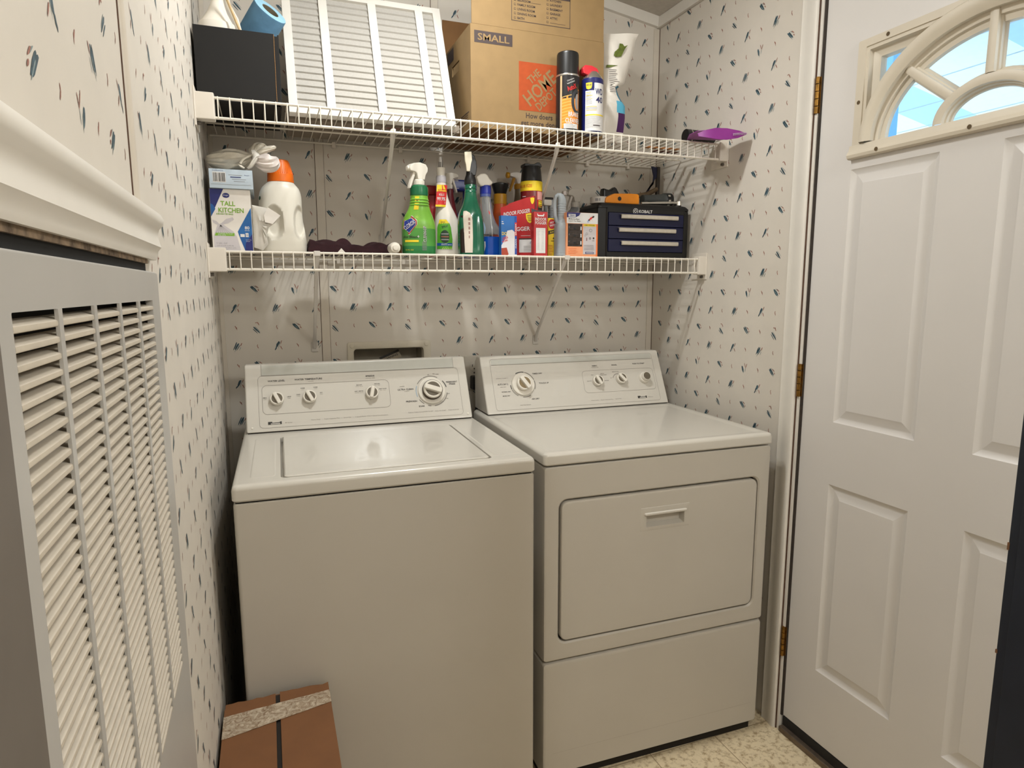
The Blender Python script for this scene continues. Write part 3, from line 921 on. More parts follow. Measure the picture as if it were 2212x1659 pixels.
mb.text(fc2, 'Heavy Duty     Super Capacity Plus     Quiet Pak', .452, .026, m_ink2, w=.118, h=.0038)
obj('printed_legend', mb, con)
small_knob(con, fc2, .1520, .0985, math.radians(32), .026, .028, m_ktan, 'timer_knob', .040, False)
small_knob(con, fc2, .4295, .0950, math.radians(24))
small_knob(con, fc2, .5230, .0985, math.radians(38))
mb = MB()
f2 = lambda a, b, c: fc2(.618 + a, .0985 + b, c)
mb.lathe([(.0215, .0006), (.0205, .006), (.019, .010), (.0165, .011), (.0160, .022), (.0145, .024)], m_knob, f2, 32)
mb.disc(f2, 0, 0, .0135, m_kgrey, .0243, 24)
obj('start_button', mb, con)

# ================================================================ WALL BOXES
m_box = mat('valve_box_plastic', (206, 198, 180), 0.45, var=.03, scale=15)
m_boxin = mat('valve_box_inside', (150, 142, 126), 0.55, var=.05)
vb = thing('washer_valve_box', 'cream recessed plastic hookup box in the back wall above the washer console', 'outlet box', (.5175, 0, 1.08))
fv = lambda a, b, c=0.0: Vector((a - .5175, -c, b - 1.08))
mb = MB()
mb.rloft([(.378, .658, .985, 1.1715, .008, 0), (.378, .658, .985, 1.1715, .008, .005), (.381, .655, .988, 1.1685, .008, .007), (.394, .640, 1.0, 1.1525, .010, .007), (.398, .634, 1.004, 1.148, .010, .004), (.400, .632, 1.006, 1.146, .010, -.02)], m_box, fv, cap1=False, k=4)
obj('box_frame', mb, vb)
mb = MB()
mb.rloft([(.400, .632, 1.006, 1.146, .010, -.02), (.404, .628, 1.010, 1.142, .010, -.085)], m_boxin, fv, k=4)
obj('box_recess', mb, vb)
mb = MB()
fk = lambda a, b, c=0.0: fv(.528 + a * .93 - b * .37, 1.112 + a * .37 + b * .93, -.05 + c)
mb.rect(fk, -.036, .036, -.014, .014, mat('sticker_tan', (158, 146, 126), .6), .0)
mb.rect(fk, -.036, .036, .006, .014, m_ink, .0004)
mb.text(fk, 'WARNING', 0, 0, m_ink, w=.055, h=.008, c=.0004, bold=.04)
obj('warning_sticker', mb, vb)
for u in (.3925, .6435):
    mb = MB(); mb.lathe([(.0075, .0068), (.0075, .009), (.005, .0105)], m_box, lambda a, b, c, u=u: fv(u + a, 1.1595 + b, c), 16); obj('screw_cap', mb, vb)

m_plate = mat('outlet_plate', (196, 190, 178), 0.4, var=.02)
po = thing('power_outlet', 'white wall socket behind the gap between washer and dryer', 'power outlet', (.815, 0, 1.05))
fo = lambda a, b, c=0.0: Vector((a, -c, b))
mb = MB()
mb.rloft([(-.035, .035, -.062, .062, .004, 0), (-.035, .035, -.062, .062, .004, .003), (-.032, .032, -.059, .059, .004, .005)], m_plate, fo, k=3)
obj('cover_plate', mb, po)
for z in (.021, -.021):
    mb = MB()
    mb.rloft([(-.017, .017, z - .0145, z + .0145, .012, .005), (-.017, .017, z - .0145, z + .0145, .012, .0065)], m_plate, fo, k=5)
    mb.rect(fo, -.0085, -.006, z + .001, z + .009, m_ink, .0068); mb.rect(fo, .006, .0085, z + .001, z + .009, m_ink, .0068)
    mb.disc(fo, 0, z - .0065, .0028, m_ink, .0068)
    obj('socket', mb, po)
mb = MB(); mb.disc(fo, 0, 0, .003, m_ink, .0054); obj('screw', mb, po)
m_cord = mat('black_cord_rubber', (20, 19, 18), 0.55)
pl = thing('power_plug', 'black plug and cord hanging from the wall socket between the machines', 'plug', (.812, 0, 1.02))
mb = MB()
mb.box(-.015, .017, -.045, -.008, -.026, .022, m_cord, .005)
obj('plug_body', mb, pl)
mb = MB()
mb.tube([(.0, -.035, -.02), (.002, -.042, -.07), (-.01, -.04, -.16), (.0, -.03, -.3), (.0, -.02, -.5)], .0055, m_cord)
obj('cord', mb, pl)

# ================================================================ WIRE SHELVES
m_wire = mat('white_vinyl_wire', (226, 219, 206), 0.38, var=.02, scale=30)
m_brk = mat('white_shelf_plastic', (218, 210, 198), 0.4, var=.02, scale=20)
m_brace = mat('translucent_white_brace', (206, 200, 192), 0.35, var=.04, scale=20)
m_screw = mat('dull_screw_steel', (110, 104, 98), 0.4, metal=.8)
SH_LO, SH_HI = 1.4425, 1.7995       # deck rail heights (centre of top rail)
def wire_shelf(name, label, depth, ztop, zbot, x0, x1, braces, foot):
    t = thing(name, label, 'wire shelf', (0, 0, ztop), group=None)
    mb = MB()
    for (y, z, r) in ((-depth, 0, .0033), (-depth, zbot - ztop, .0036), (-.165 if depth > .35 else -.16, -.0038, .0028), (-.012, -.0038, .0028)):
        mb.tube([(x0, y, z), (x1, y, z)], r, m_wire, 8)
    n = int((x1 - x0) / .02633)
    for i in range(n + 1):
        x = x0 + .020 + i * .02633
        if x > x1 - .006: break
        mb.tube([(x, -depth - .0028, zbot - ztop - .001), (x, -depth - .0034, -.004), (x, -depth - .0015, .0026), (x, -depth + .010, .0018), (x, -.2, .0005), (x, -.010, .0005)], .00155, m_wire, 6)
    obj('wire_grid', mb, t)
    # wall brackets at both ends
    for s_, xw in ((1, 0.0), (-1, RW)):
        mb = MB()
        xa, xb = sorted((xw, xw + s_ * .045)) if s_ > 0 else sorted((xw, xw + s_ * .032))
        mb.box(xa + (.0 if s_ > 0 else 0), xb, -depth - .010, -depth + .024, zbot - ztop - .006, .010, m_brk, .003)
        xp, xq = sorted((xw, xw + s_ * .004))
        mb.box(xp, xq, -depth - .012, -depth + .07, zbot - ztop - .022, .022, m_brk, .0015)
        mb.tube([(xw + s_ * .004, -depth + .008, zbot - ztop - .013), (xw + s_ * .012, -depth + .008, zbot - ztop - .013)], .0045, m_screw, 8)
        obj('end_bracket', mb, t)
    for (a, b) in braces:
        mb = MB()
        a = Vector(a) - Vector((0, 0, ztop)); b = Vector(b) - Vector((0, 0, ztop))
        d = b - a
        mb.box(a.x - .0085, a.x + .0085, -depth - .0055, -depth + .012, -.008, .006, m_brace, .002) if foot else None
        mb.tube([a + Vector((0, .002, .006)), a + d * .05, a + d * .12, a + d * .9, a + d * .965 + Vector((0, -.003, 0)), b + Vector((0, -.003, -.012))], [.0095, .009, .0072, .0066, .0075, .0085], m_brace, 10, flat=.7)
        mb.box(b.x - .0105, b.x + .0105, -.0045, -.0003, b.z - .026, b.z + .006, m_brace, .0015)
        mb.lathe([(.0042, .0045), (.0042, .006), (.003, .007)], m_screw, lambda p, q, c, b=b: Vector((b.x + p, -c, b.z - .012 + q)), 12)
        obj('support_brace', mb, t)
    for x in (.36, .57, .80, 1.02, 1.25, 1.42):
        mb = MB()
        mb.box(x - .006, x + .006, -.016, -.0005, -.016, .003, m_brk, .002)
        obj('wall_clip', mb, t)
    return t
wire_shelf('wire_shelf', 'upper white wire shelf, the deeper one holding the moving box', .408, SH_HI, 1.7535, .006, RW - .006,
           [((.474, -.404, 1.755), (.503, 0, 1.515)), ((.953, -.404, 1.755), (1.034, 0, 1.51))], False)
wire_shelf('wire_shelf', 'lower white wire shelf carrying the cleaning bottles and tool chest', .322, SH_LO, 1.397, .006, RW - .006,
           [((.272, -.316, 1.438), (.275, 0, 1.170)), ((1.024, -.316, 1.438), (1.052, 0, 1.170))], True)

# ================================================================ UPPER SHELF ITEMS
ZU = SH_HI + .0040       # resting height, upper deck
ZL = SH_LO + .0040       # resting height, lower deck
m_card = mat('kraft_cardboard', (136, 110, 72), 0.75, var=.06, scale=25)
m_cardin = mat('kraft_cardboard_inner', (120, 84, 46), 0.8, var=.08, scale=25)
m_edge = mat('corrugated_edge', (150, 112, 68), 0.85, var=.25, scale=300)
m_blackc = mat('black_card', (15, 13, 11), 0.75, var=.10, scale=20)
m_white = mat('white_plastic', (226, 220, 208), 0.35, var=.015, scale=15)
m_whitec = mat('white_card', (226, 220, 212), 0.6, var=.02, scale=20)
m_black = mat('black_plastic', (24, 23, 23), 0.35, var=.1)
m_inkbr = mat('printed_ink_brown', (62, 50, 48), 0.65, var=.05)

# black open carton
bb = thing('storage_carton', 'open-topped black carton at the left end of the upper shelf', 'carton', (.096, -.245, ZU))
x0, x1, y0, y1, h_ = -.090, .0925, -.126, .150, .170
t_ = .0035
xs_ = .1040
for (nm, a) in (('front_panel', (x0, x1, y0, y0 + t_)), ('side_panel', (xs_ - t_, xs_, y0 + t_ + .0004, y1)), ('side_panel', (x0, x0 + t_, y0 + t_, y1)), ('back_panel', (x0 + t_, xs_ - t_, y1 - t_, y1))):
    mb = MB(); mb.box(a[0], a[1], a[2], a[3], 0, h_, m_blackc, .0006)
    obj(nm, mb, bb)
mb = MB(); mb.box(x0 + t_, xs_ - t_, y0 + t_, y1 - t_, .0, .004, m_blackc); obj('bottom_panel', mb, bb)
mb = MB(); mb.box(x1 - .004, xs_ - .0006, y0 + t_, y0 + t_ + .003, 0, h_ - .004, m_blackc); obj('corner_flap', mb, bb)
mb = MB(); mb.box(x1 - .0006, x1 + .0004, y0 - .0006, y0 + .003, .002, h_ - .001, m_edge); obj('torn_edge', mb, bb)

# white flared jug in the carton
wb = thing('white_jug', 'white flared plastic jug standing in the black carton, its neck out of sight above', 'jug', (.058, -.318, ZU + .0045))
mb = MB()
sc = sub([(0, 0, 0, .040, .034, 2.6), (.006, 0, 0, .043, .036, 2.6), (.17, 0, 0, .043, .036, 2.4), (.190, 0, 0, .038, .032, 2.2), (.215, 0.002, 0, .024, .022, 2), (.240, .004, 0, .0150, .0150, 2), (.268, .004, 0, .0118, .0118, 2), (.31, .004, 0, .0115, .0115, 2)], 4)
mb.loft(sc, m_white)
obj('bottle_body', mb, wb)
mb = MB(); mb.lathe([(.014, .31), (.014, .345), (.012, .35)], m_white, lambda a, b, c: Vector((a + .004, b, c)), 20); obj('cap', mb, wb)
mb = MB()
mb.tube([(.040, .0, .165), (.052, 0, .178), (.045, 0, .205), (.030, 0, .235), (.022, 0, .27), (.014, 0, .305)], [.0045, .005, .0048, .0042, .004, .004], m_white, 10, flat=1.6)
obj('handle', mb, wb)
sk = tag(obj('wooden_stick', (lambda m: (m.tube([(0, 0, 0), (-.093, 0, .250)], .0032, mat('pale_wood_stick', (190, 164, 122), .6, var=.15)), m)[1])(MB()), None, loc=(.172, -.362, ZU + .0075)), 'thin tan stick poking out of the black carton beside the blue roll', 'stick')

# blue paper roll
m_roll = mat('blue_shop_towel', (98, 142, 176), 0.9, var=.10, scale=35, bump=.5)
m_rollend = mat('blue_towel_end', (146, 190, 212), 0.9, var=.05, scale=120)
m_core = mat('grey_core_tube', (120, 112, 92), 0.8)
ax = Vector((.50, -.55, .66)).normalized()
E_ = Vector((.187, -.262, 2.068))
Lr = .195
sx_ = ax.orthogonal().normalized(); sy_ = ax.cross(sx_)
rl = thing('paper_towel_roll', 'blue paper towel roll leaning out of the black carton', 'paper roll', tuple(E_ - ax * Lr))
fr_ = lambda a, b, c: sx_ * a + sy_ * b + ax * c
mb = MB()
mb.lathe([(.0420, 0), (.0440, .003), (.0440, Lr - .002), (.0432, Lr)], m_roll, fr_, 40, cap=False)
mb.lathe([(.0432, Lr), (.0225, Lr + .0003)], m_rollend, fr_, 40, cap=False)
mb.lathe([(.0225, 0), (.0420, 0)], m_rollend, fr_, 40, cap=False)
obj('towel', mb, rl)
mb = MB(); mb.lathe([(.0225, Lr), (.0212, Lr), (.0208, Lr - .06), (.0208, .004)], m_core, fr_, 32, cap=False); obj('core', mb, rl)

m_lred_ = mat('faded_red_print', (150, 70, 60), .7)
# air filter leaning on the wall
m_flt = mat('filter_white_frame', (218, 214, 206), 0.65, var=.015, scale=20)
m_mesh = mat('filter_pleat_fabric', (176, 172, 165), 0.9, var=.04, scale=200, bump=.25)
m_meshd = mat('filter_pleat_valley', (180, 173, 163), 0.9, var=.04, scale=200)
af = thing('air_filter', 'pleated white air filter leaning on the wall behind the upper shelf rail', 'air filter', (.4418, -.295, ZU + .0075))
FA = Vector((0, .160, .360)); FL = .50
ff = frame((-.2220, 0, .0), (.4480, 0, .0), (FA.x, FA.y, FA.z))
FWd = .459; T = .018
mb = MB()
fh = .418
# outer frame: four cardboard members
mb.box(0, .023, 0, fh, -T, 0, m_flt, .0012, fr=ff); mb.box(FWd - .024, FWd, 0, fh, -T, 0, m_flt, .0012, fr=ff)
mb.box(.022, FWd - .023, 0, .025, -T, -.0004, m_flt, .0012, fr=ff); mb.box(.022, FWd - .023, fh - .020, fh, -T, -.0004, m_flt, .0012, fr=ff)
obj('outer_frame', mb, af)
for xs in (.0995, .2395, .380):
    mb = MB(); mb.box(xs, xs + .0235, .024, fh - .019, -.004, -.0008, m_flt, .0008, fr=ff); obj('cross_strip', mb, af)
mb = MB()
npl = 17; pp = (fh - .045) / npl
prof = []
for i in range(npl):
    z = .025 + i * pp
    prof += [(z, -.0095), (z + pp * .10, -.0052), (z + pp * .20, -.0054), (z + pp * .93, -.0092)]
prof.append((fh - .020, -.0095))
vs = []; fs = []
for (z, d) in prof:
    vs += [ff(.0225, z, d), ff(FWd - .0235, z, d)]
fs = [(2 * i, 2 * i + 1, 2 * i + 3, 2 * i + 2) for i in range(len(prof) - 1)]
mb.add(vs, fs, m_mesh)
obj('pleated_media', mb, af)
fcn_ = thing('flat_carton', 'flat grey-brown carton lying behind the leaning air filter', 'carton', (.455, -.165, ZU))
m_greyc = mat('grey_chipboard', (150, 138, 124), .8, var=.06)
mb = MB(); mb.box(-.235, .246, -.085, .13, 0, .022, m_greyc, .001)  # right end lengthened to block lamplight through the gap
obj('sleeve', mb, fcn_)
mb = MB()
fdn = lambda a, b, c=0.0: Vector((a, b, -c))
for k in range(3): mb.rect(fdn, .03 + .06 * k, .07 + .06 * k, -.08, -.076, m_lred_, .0003)
mb.rect(fdn, .03, .19, -.075, -.072, m_lred_, .0003)
obj('printed_label', mb, fcn_)

# moving box
mv = thing('moving_box', 'open kraft cardboard moving box in the middle of the upper shelf', 'cardboard box', (.9235, -.335, ZU))
mv.scale = (1.0137, 1.0137, 1.0137)
bx0, bx1, bd, bh = -.209, .209, .300, .275
t_ = .004
fm = frame((-.913 + .913, 0, 0), (1, 0, 0), (0, 0, 1))       # a = x local, b = z local, out = -y
m_or = mat('printed_orange', (160, 66, 20), 0.75, var=.08, scale=60)
fpn = MB(); fpn.box(bx0, bx1, 0, t_, 0, bh, m_card, .0008)
fp = obj('front_panel', fpn, mv)
z0_ = -ZU
mb = MB()
def mz(z): return z - ZU
X_ = lambda x: x - .913
mb.rect(fm, X_(.715), X_(.8285), mz(2.0305), mz(2.062), m_inkbr, .0004)
mb.text(fm, 'SMALL', X_(.772), mz(2.0462), m_card, w=.094, h=.0185, bold=.04, c=.0008)
mb.rect(fm, X_(.848), X_(.9815), mz(1.8625), mz(1.9955), m_or, .0004)
def dia(a, b):   # logo square: diagonal lettering frame
    return (X_(.848) + a, mz(1.8625) + b)
for (s_, du, dv, w_, h2) in (('THE', .047, .0955, .045, .022), ('HOME', .066, .066, .118, .040), ('DEPOT', .0855, .0365, .078, .024)):
    u, v = dia(du, dv)
    mb.text(fm, s_, u, v, m_card, w=w_, h=h2, rot=math.radians(43), bold=.045, c=.0008)
mb.text(fm, 'How doers', X_(.912), mz(1.8495), m_inkbr, w=.084, h=.0145, bold=.01)
mb.text(fm, 'get more done.', X_(.9145), mz(1.8270), m_inkbr, w=.121, h=.0165, bold=.01)
obj('printed_logo', mb, fp)
# right, left, back panels with hand hole on the left side
mb = MB()
fs_ = frame((bx0, 0, 0), (0, 1, 0), (0, 0, 1))
mb.box(bx0, bx0 + t_, t_, bd - t_, 0, .186, m_card); mb.box(bx0, bx0 + t_, t_, bd - t_, .214, bh, m_card)
mb.box(bx0, bx0 + t_, t_, .112, .186, .214, m_card); mb.box(bx0, bx0 + t_, .190, bd - t_, .186, .214, m_card)
flm = lambda a, b, c=0.0: Vector((bx0 - c, a, b))
mb.rect(flm, .17, .24, .232, .268, m_inkbr, .0004)
mb.rect(flm, .02, .10, .045, .048, m_inkbr, .0004); mb.lines(flm, .03, .040, .07, 3, .006, m_inkbr, .002)
obj('side_panel', mb, mv)
mb = MB(); mb.box(bx1 - t_, bx1, t_, bd - t_, 0, bh, m_card, .0006); obj('side_panel', mb, mv)
mb = MB(); mb.box(bx0, bx1, bd - t_, bd, 0, bh, m_card, .0006); obj('back_panel', mb, mv)
mb = MB(); mb.box(bx0 + t_, bx1 - t_, t_, bd - t_, 0, .005, m_cardin); obj('bottom_panel', mb, mv)
mb = MB(); mb.box(bx0 + .004, bx1 - .002, .0005, t_, bh + .0002, bh + .152, m_card, .0008)
ffp = obj('front_flap', mb, mv)
mb = MB()
ch0, ch1, cz0 = X_(.826), X_(1.009), mz(2.1015)
fck = lambda a, b, c=0.0: Vector((a, .0005 - c, b))
czt = cz0 + .112
mb.rect(fck, ch0, ch1, cz0, cz0 + .0016, m_inkbr, .0004); mb.rect(fck, ch0, ch0 + .0016, cz0, czt, m_inkbr, .0004); mb.rect(fck, ch1 - .0016, ch1, cz0, czt, m_inkbr, .0004)
mb.rect(fck, ch0, ch1, cz0 + .074, czt, m_inkbr, .0004)
def chk(u, v, s_):
    mb.rect(fck, u - .0028, u + .0028, v - .0028, v + .0028, m_inkbr, .0004); mb.rect(fck, u - .0019, u + .0019, v - .0019, v + .0019, m_card, .0008)
    if s_: mb.text(fck, s_, u + .0075, v, m_inkbr, h=.0062, al='l', bold=.02)
for i, s_ in enumerate(('BATH', 'DINING ROOM', 'LIVING ROOM', 'FAMILY ROOM', 'BEDROOM')): chk(ch0 + .0105, cz0 + .0085 + i * .0118, s_)
for i, s_ in enumerate(('', 'ATTIC', 'GARAGE', 'BASEMENT', 'LAUNDRY', 'KITCHEN')): chk(ch0 + .111, cz0 + .010 + i * .0118, s_)
mb.rect(fck, ch0 + .119, ch0 + .168, cz0 + .008, cz0 + .0088, m_inkbr, .0004); mb.rect(fck, ch0 + .06, ch0 + .09, cz0 + .053, cz0 + .0538, m_inkbr, .0004)
obj('printed_checklist', mb, ffp)
mb = MB()
mb.box(bx0, bx1, bd - t_, bd - .0002, bh + .0002, bh + .115, m_cardin, .0006)
obj('back_flap', mb, mv)
mb = MB(); mb.box(bx1 - t_, bx1 - .0005, .006, bd - .006, bh + .0002, bh + .150, m_card, .0006); obj('side_flap', mb, mv)

# ---- spray cans
m_steel = mat('tin_steel', (190, 186, 178), 0.25, metal=.9, var=.05)
m_canor = mat('can_orange', (224, 138, 44), 0.35, var=.05)
m_canor2 = mat('can_orange_pale', (238, 176, 92), 0.35)
m_canblk = mat('can_black', (30, 28, 29), 0.3, var=.05)
m_wdblue = mat('can_navy', (28, 32, 92), 0.3, var=.05)
m_wdred = mat('cap_red', (206, 46, 56), 0.35, var=.03)
m_yel = mat('label_yellow', (236, 206, 44), 0.45, var=.03)
m_lblw = mat('label_white', (216, 214, 212), 0.5, var=.02)
m_lred = mat('label_red', (206, 44, 44), 0.45, var=.03)
m_lgrey = mat('label_grey', (142, 140, 142), 0.5)
m_tyre = mat('printed_tyre_dark', (48, 50, 54), .5, var=.2)
def toward_cam(x, y): return math.atan2(CAM['loc'][1] - y, CAM['loc'][0] - x)
cx_, cy_, r_ = .9960, -.3735, .0340
sc1 = thing('spray_can', 'tall black and orange brake cleaner spray can in front of the moving box', 'spray can', (cx_, cy_, ZU))
mb = MB()
mb.lathe([(r_ - .002, 0), (r_, .002), (r_, .150), (r_ - .001, .152)], m_canblk, XYZ, 40)
mb.lathe([(r_ + .0006, .150), (r_ + .0012, .1525), (r_ + .0006, .155), (r_ - .004, .156)], m_steel, XYZ, 40)
obj('can_body', mb, sc1)
mb = MB(); mb.lathe([(r_ - .0015, .154), (r_ - .002, .212), (r_ - .0035, .217), (r_ - .007, .219)], m_black, XYZ, 40); obj('cap', mb, sc1)
ph = toward_cam(cx_, cy_)
fc_ = cylmap(0, 0, r_, ph)
mb = MB()
mb.rect(fc_, -.0225, -.0165, .001, .149, mat('label_tan_stripe', (196, 168, 130), .4), .0004)
mb.strip(fc_, [(.004, -.0165, .040), (.086, -.0165, .040)], m_canor, .0004, 10)
for k in range(10):
    vs = []
    u0, u1 = -.016, .012
    n_ = 6; b0 = .012 + k * .0085
    row0 = [fc_(u0 + (u1 - u0) * i / n_, b0 + .006 * i / n_, .0006) for i in range(n_ + 1)]
    row1 = [fc_(u0 + (u1 - u0) * i / n_, b0 + .0018 + .006 * i / n_, .0006) for i in range(n_ + 1)]
    mb.add(row0 + row1, [(i, i + 1, n_ + 2 + i, n_ + 1 + i) for i in range(n_)], m_canor2)
mb.add([fc_(-.0165, .086, .0005), fc_(.0, .094, .0005), fc_(.02, .104, .0005), fc_(.04, .115, .0005), fc_(.04, .084, .0005), fc_(.02, .084, .0005), fc_(0, .084, .0005), fc_(-.0165, .084, .0005)], [(0, 1, 6, 7), (1, 2, 5, 6), (2, 3, 4, 5)], m_canor)
for k in range(14):
    pass
a_ = [math.radians(60 + 240 * i / 14) for i in range(15)]
mb.add([fc_(.030 + .019 * math.cos(a), .079 + .034 * math.sin(a), .0008) for a in a_] + [fc_(.030 + .010 * math.cos(a), .079 + .025 * math.sin(a), .0008) for a in a_], [(i, i + 1, 16 + i, 15 + i) for i in range(14)], m_tyre)
mb.add([fc_(.032 + .0085 * math.cos(a), .079 + .022 * math.sin(a), .0008) for a in a_] + [fc_(.034, .079, .0008)], [(i, i + 1, 15) for i in range(14)], m_lgrey)
mb.text(fc_, 'Champion', .009, .137, m_lblw, w=.022, h=.005, rot=.42, c=.001)
mb.text(fc_, 'Premium Non-Chlorinated', .010, .1305, m_lblw, w=.024, h=.0045, rot=.42, c=.001)
mb.text(fc_, "AutoX", .013, .1165, m_lred, w=.030, h=.0135, rot=.40, bold=.05, c=.0012)
mb.text(fc_, 'BRAKE', .020, .0425, m_lblw, w=.034, h=.013, bold=.06, c=.0012)
mb.text(fc_, 'CLEANER', .018, .0250, m_lblw, w=.047, h=.0130, bold=.06, c=.0012)
mb.rect(fc_, -.010, .034, .003, .0165, m_lblw, .0009, 6)
mb.lines(fc_, -.006, .0145, .03, 4, .003, m_lgrey, c=.0011)
obj('printed_label', mb, sc1)

cx_, cy_, r_ = 1.0765, -.3750, .0326
wd = thing('spray_can', 'navy and white lubricant spray can with a red cap, beside the white pouch', 'spray can', (cx_, cy_, ZU))
mb = MB()
mb.lathe([(r_ - .002, 0), (r_, .002), (r_, .150), (r_ - .0015, .1525)], m_wdblue, XYZ, 40)
obj('can_body', mb, wd)
mb = MB(); mb.lathe([(r_ - .0015, .152), (r_ - .004, .158), (r_ - .012, .168), (r_ - .016, .174), (.012, .176)], m_steel, XYZ, 36); obj('dome', mb, wd)
mb = MB()
cap = [(-.032, .166), (-.034, .180), (-.026, .190), (-.004, .190), (.014, .184), (.020, .172), (.018, .1685), (-.006, .1685), (-.016, .1625)]
mb.prism(cap, -.013, .013, m_wdred, lambda a, b, c: Vector((a - .004, c, b)), .003)
obj('cap', mb, wd)
ph = toward_cam(cx_, cy_)
fc_ = cylmap(0, 0, r_, ph)
mb = MB()
mb.rect(fc_, -.021, .045, .003, .116, m_lblw, .0004, 10); mb.rect(fc_, .006, .045, .115, .137, m_lblw, .0004, 6)
mb.strip(fc_, [(.1195, -.012, -.009), (.122, -.0175, -.0025), (.128, -.019, -.001), (.138, -.0195, -.0005)], m_yel, .0006, 4)
mb.text(fc_, 'WD-40', -.010, .1315, m_wdblue, w=.015, h=.0052, bold=.06, c=.0009)
mb.text(fc_, 'WD', .022, .113, m_wdblue, w=.026, h=.017, bold=.05, c=.0009); mb.text(fc_, '40', .023, .090, m_wdblue, w=.024, h=.017, bold=.05, c=.0009)
mb.lines(fc_, -.018, .111, .020, 3, .009, m_yel, .0011, .0008); mb.lines(fc_, -.018, .107, .019, 9, .0035, m_lgrey, .0006, .0008, 4)
mb.lines(fc_, -.018, .071, .032, 2, .010, m_yel, .0012, .0008, 2); mb.lines(fc_, -.018, .0675, .04, 3, .003, m_lgrey, .0006, .0008, 9)
mb.rect(fc_, -.020, .045, .0460, .0495, m_yel, .0008, 8); mb.lines(fc_, -.019, .0430, .055, 10, .0034, m_lgrey, .0006, .0008, 6)
mb.rect(fc_, .004, .026, .0170, .0195, m_inkbr, .0009, 4)
obj('printed_label', mb, wd)

# ---- white crumpled pouch
m_pouch = mat('white_pouch_film', (222, 216, 206), 0.32, var=.03, scale=25, bump=.3)
m_cyan = mat('pouch_cyan', (88, 176, 208), 0.4, var=.06)
m_cyand = mat('pouch_deep_cyan', (52, 122, 150), 0.4, var=.06)
m_purp = mat('pouch_purple', (66, 20, 82), 0.4, var=.08)
m_green = mat('pouch_green_print', (92, 104, 40), 0.5, var=.4, scale=80)
pu = thing('plastic_pouch', 'crumpled white plastic pouch with a purple and cyan print leaning in the shelf corner', 'pouch', (1.20, -.300, ZU))
Px = lambda x: x - 1.20
Pz = lambda z: z - ZU
edge = [  # z, x left, x right, y shift of the sheet
 (1.8045, 1.150, 1.222, .0), (1.835, 1.150, 1.228, -.002), (1.880, 1.148, 1.232, -.008), (1.915, 1.147, 1.231, -.012), (1.945, 1.147, 1.206, -.012), (1.965, 1.147, 1.200, .002), (1.985, 1.147, 1.231, .012), (2.03, 1.147, 1.246, .016), (2.075, 1.148, 1.262, .022), (2.115, 1.150, 1.272, .028), (2.133, 1.152, 1.284, .030)]
rr = random.Random(4)
NU_ = 14
vs = []; fs = []
rows = []
for k in range(len(edge) - 1):
    for j in range(3):
        t = j / 3
        rows.append(tuple(edge[k][q] + (edge[k + 1][q] - edge[k][q]) * t for q in range(4)))
rows.append(edge[-1])
for side in (0, 1):
    for (z, xa, xb, ys) in rows:
        tz = (z - 1.8045) / .33
        th = .030 * max(0.06, math.sin(PI * min(1, max(0, 1.03 - tz)) ** .55) if tz < 1 else .05) * (1.15 - .7 * tz)
        for i in range(NU_ + 1):
            s_ = i / NU_
            prof_ = math.sin(PI * s_) ** .6
            cr = .0022 * math.sin(9 * s_ + 31 * tz + 1.3 * math.sin(17 * tz)) * prof_
            top = .018 * max(0, (tz - .86)) / .14 * (s_ - .5) * 1.0
            vs.append((Px(xa + (xb - xa) * s_), ys * .3 + .004 * tz + (-1 if side == 0 else 1) * (th * prof_) + cr, Pz(z) + (top if tz > .86 else 0)))
nr = len(rows)
mb = MB()
fw = []; fcn = []; fpp = []; fcd = []
for j in range(nr - 1):
    z = (rows[j][0] + rows[j + 1][0]) / 2
    for i in range(NU_):
        f0 = (j * (NU_ + 1) + i, j * (NU_ + 1) + i + 1, (j + 1) * (NU_ + 1) + i + 1, (j + 1) * (NU_ + 1) + i)
        tgt = fw
        if i >= NU_ - 5 and 1.836 < z < 1.893: tgt = fpp
        elif i >= NU_ - 6 and 1.893 < z < 1.925: tgt = fcn
        elif i >= NU_ - 3 and 1.925 < z < 1.975: tgt = fcd
        tgt.append(f0)
        o2 = nr * (NU_ + 1)
        fw.append(tuple(o2 + q for q in f0[::-1]))
mb.add(vs, fw, m_pouch)
for fl_, m in ((fcn, m_cyan), (fcd, m_cyand), (fpp, m_purp)):
    mb.f += fl_; mb.m += [mb.mi(m)] * len(fl_)
obj('pouch_film', mb, pu)
mb = MB()
# upper prints lie on the film front
def fpo(a, b, c=0.0):
    z = b
    for k in range(len(rows) - 1):
        if rows[k][0] <= z <= rows[k + 1][0]:
            ys = rows[k][3]; xa = rows[k][1]; xb = rows[k][2]; break
    else: ys = rows[-1][3]; xa = rows[-1][1]; xb = rows[-1][2]
    tz = (z - 1.8045) / .33
    s_ = min(.98, max(.02, (a - xa) / (xb - xa)))
    th = .030 * max(0.06, math.sin(PI * min(1, max(0, 1.03 - tz)) ** .55)) * (1.15 - .7 * tz)
    return Vector((Px(a), ys * .3 + .004 * tz - th * math.sin(PI * s_) ** .6 - .0032 - c, Pz(z)))
gp = [(1.182, 2.058), (1.192, 2.055), (1.208, 2.058), (1.214, 2.068), (1.222, 2.082), (1.236, 2.098), (1.222, 2.091), (1.216, 2.098), (1.205, 2.098), (1.200, 2.082), (1.186, 2.070)]
mb.poly(fpo, gp, m_green)
mb.strip(fpo, [(2.022, 1.158, 1.166), (2.030, 1.160, 1.196)], m_green, .0003)
for k in range(13):
    z = 2.015 - k * .0055
    mb.rect(fpo, 1.166, 1.166 + rr.uniform(.02, .038), z, z + .0014, m_inkbr if k % 4 else m_ink, .0004)
obj('printed_label', mb, pu)

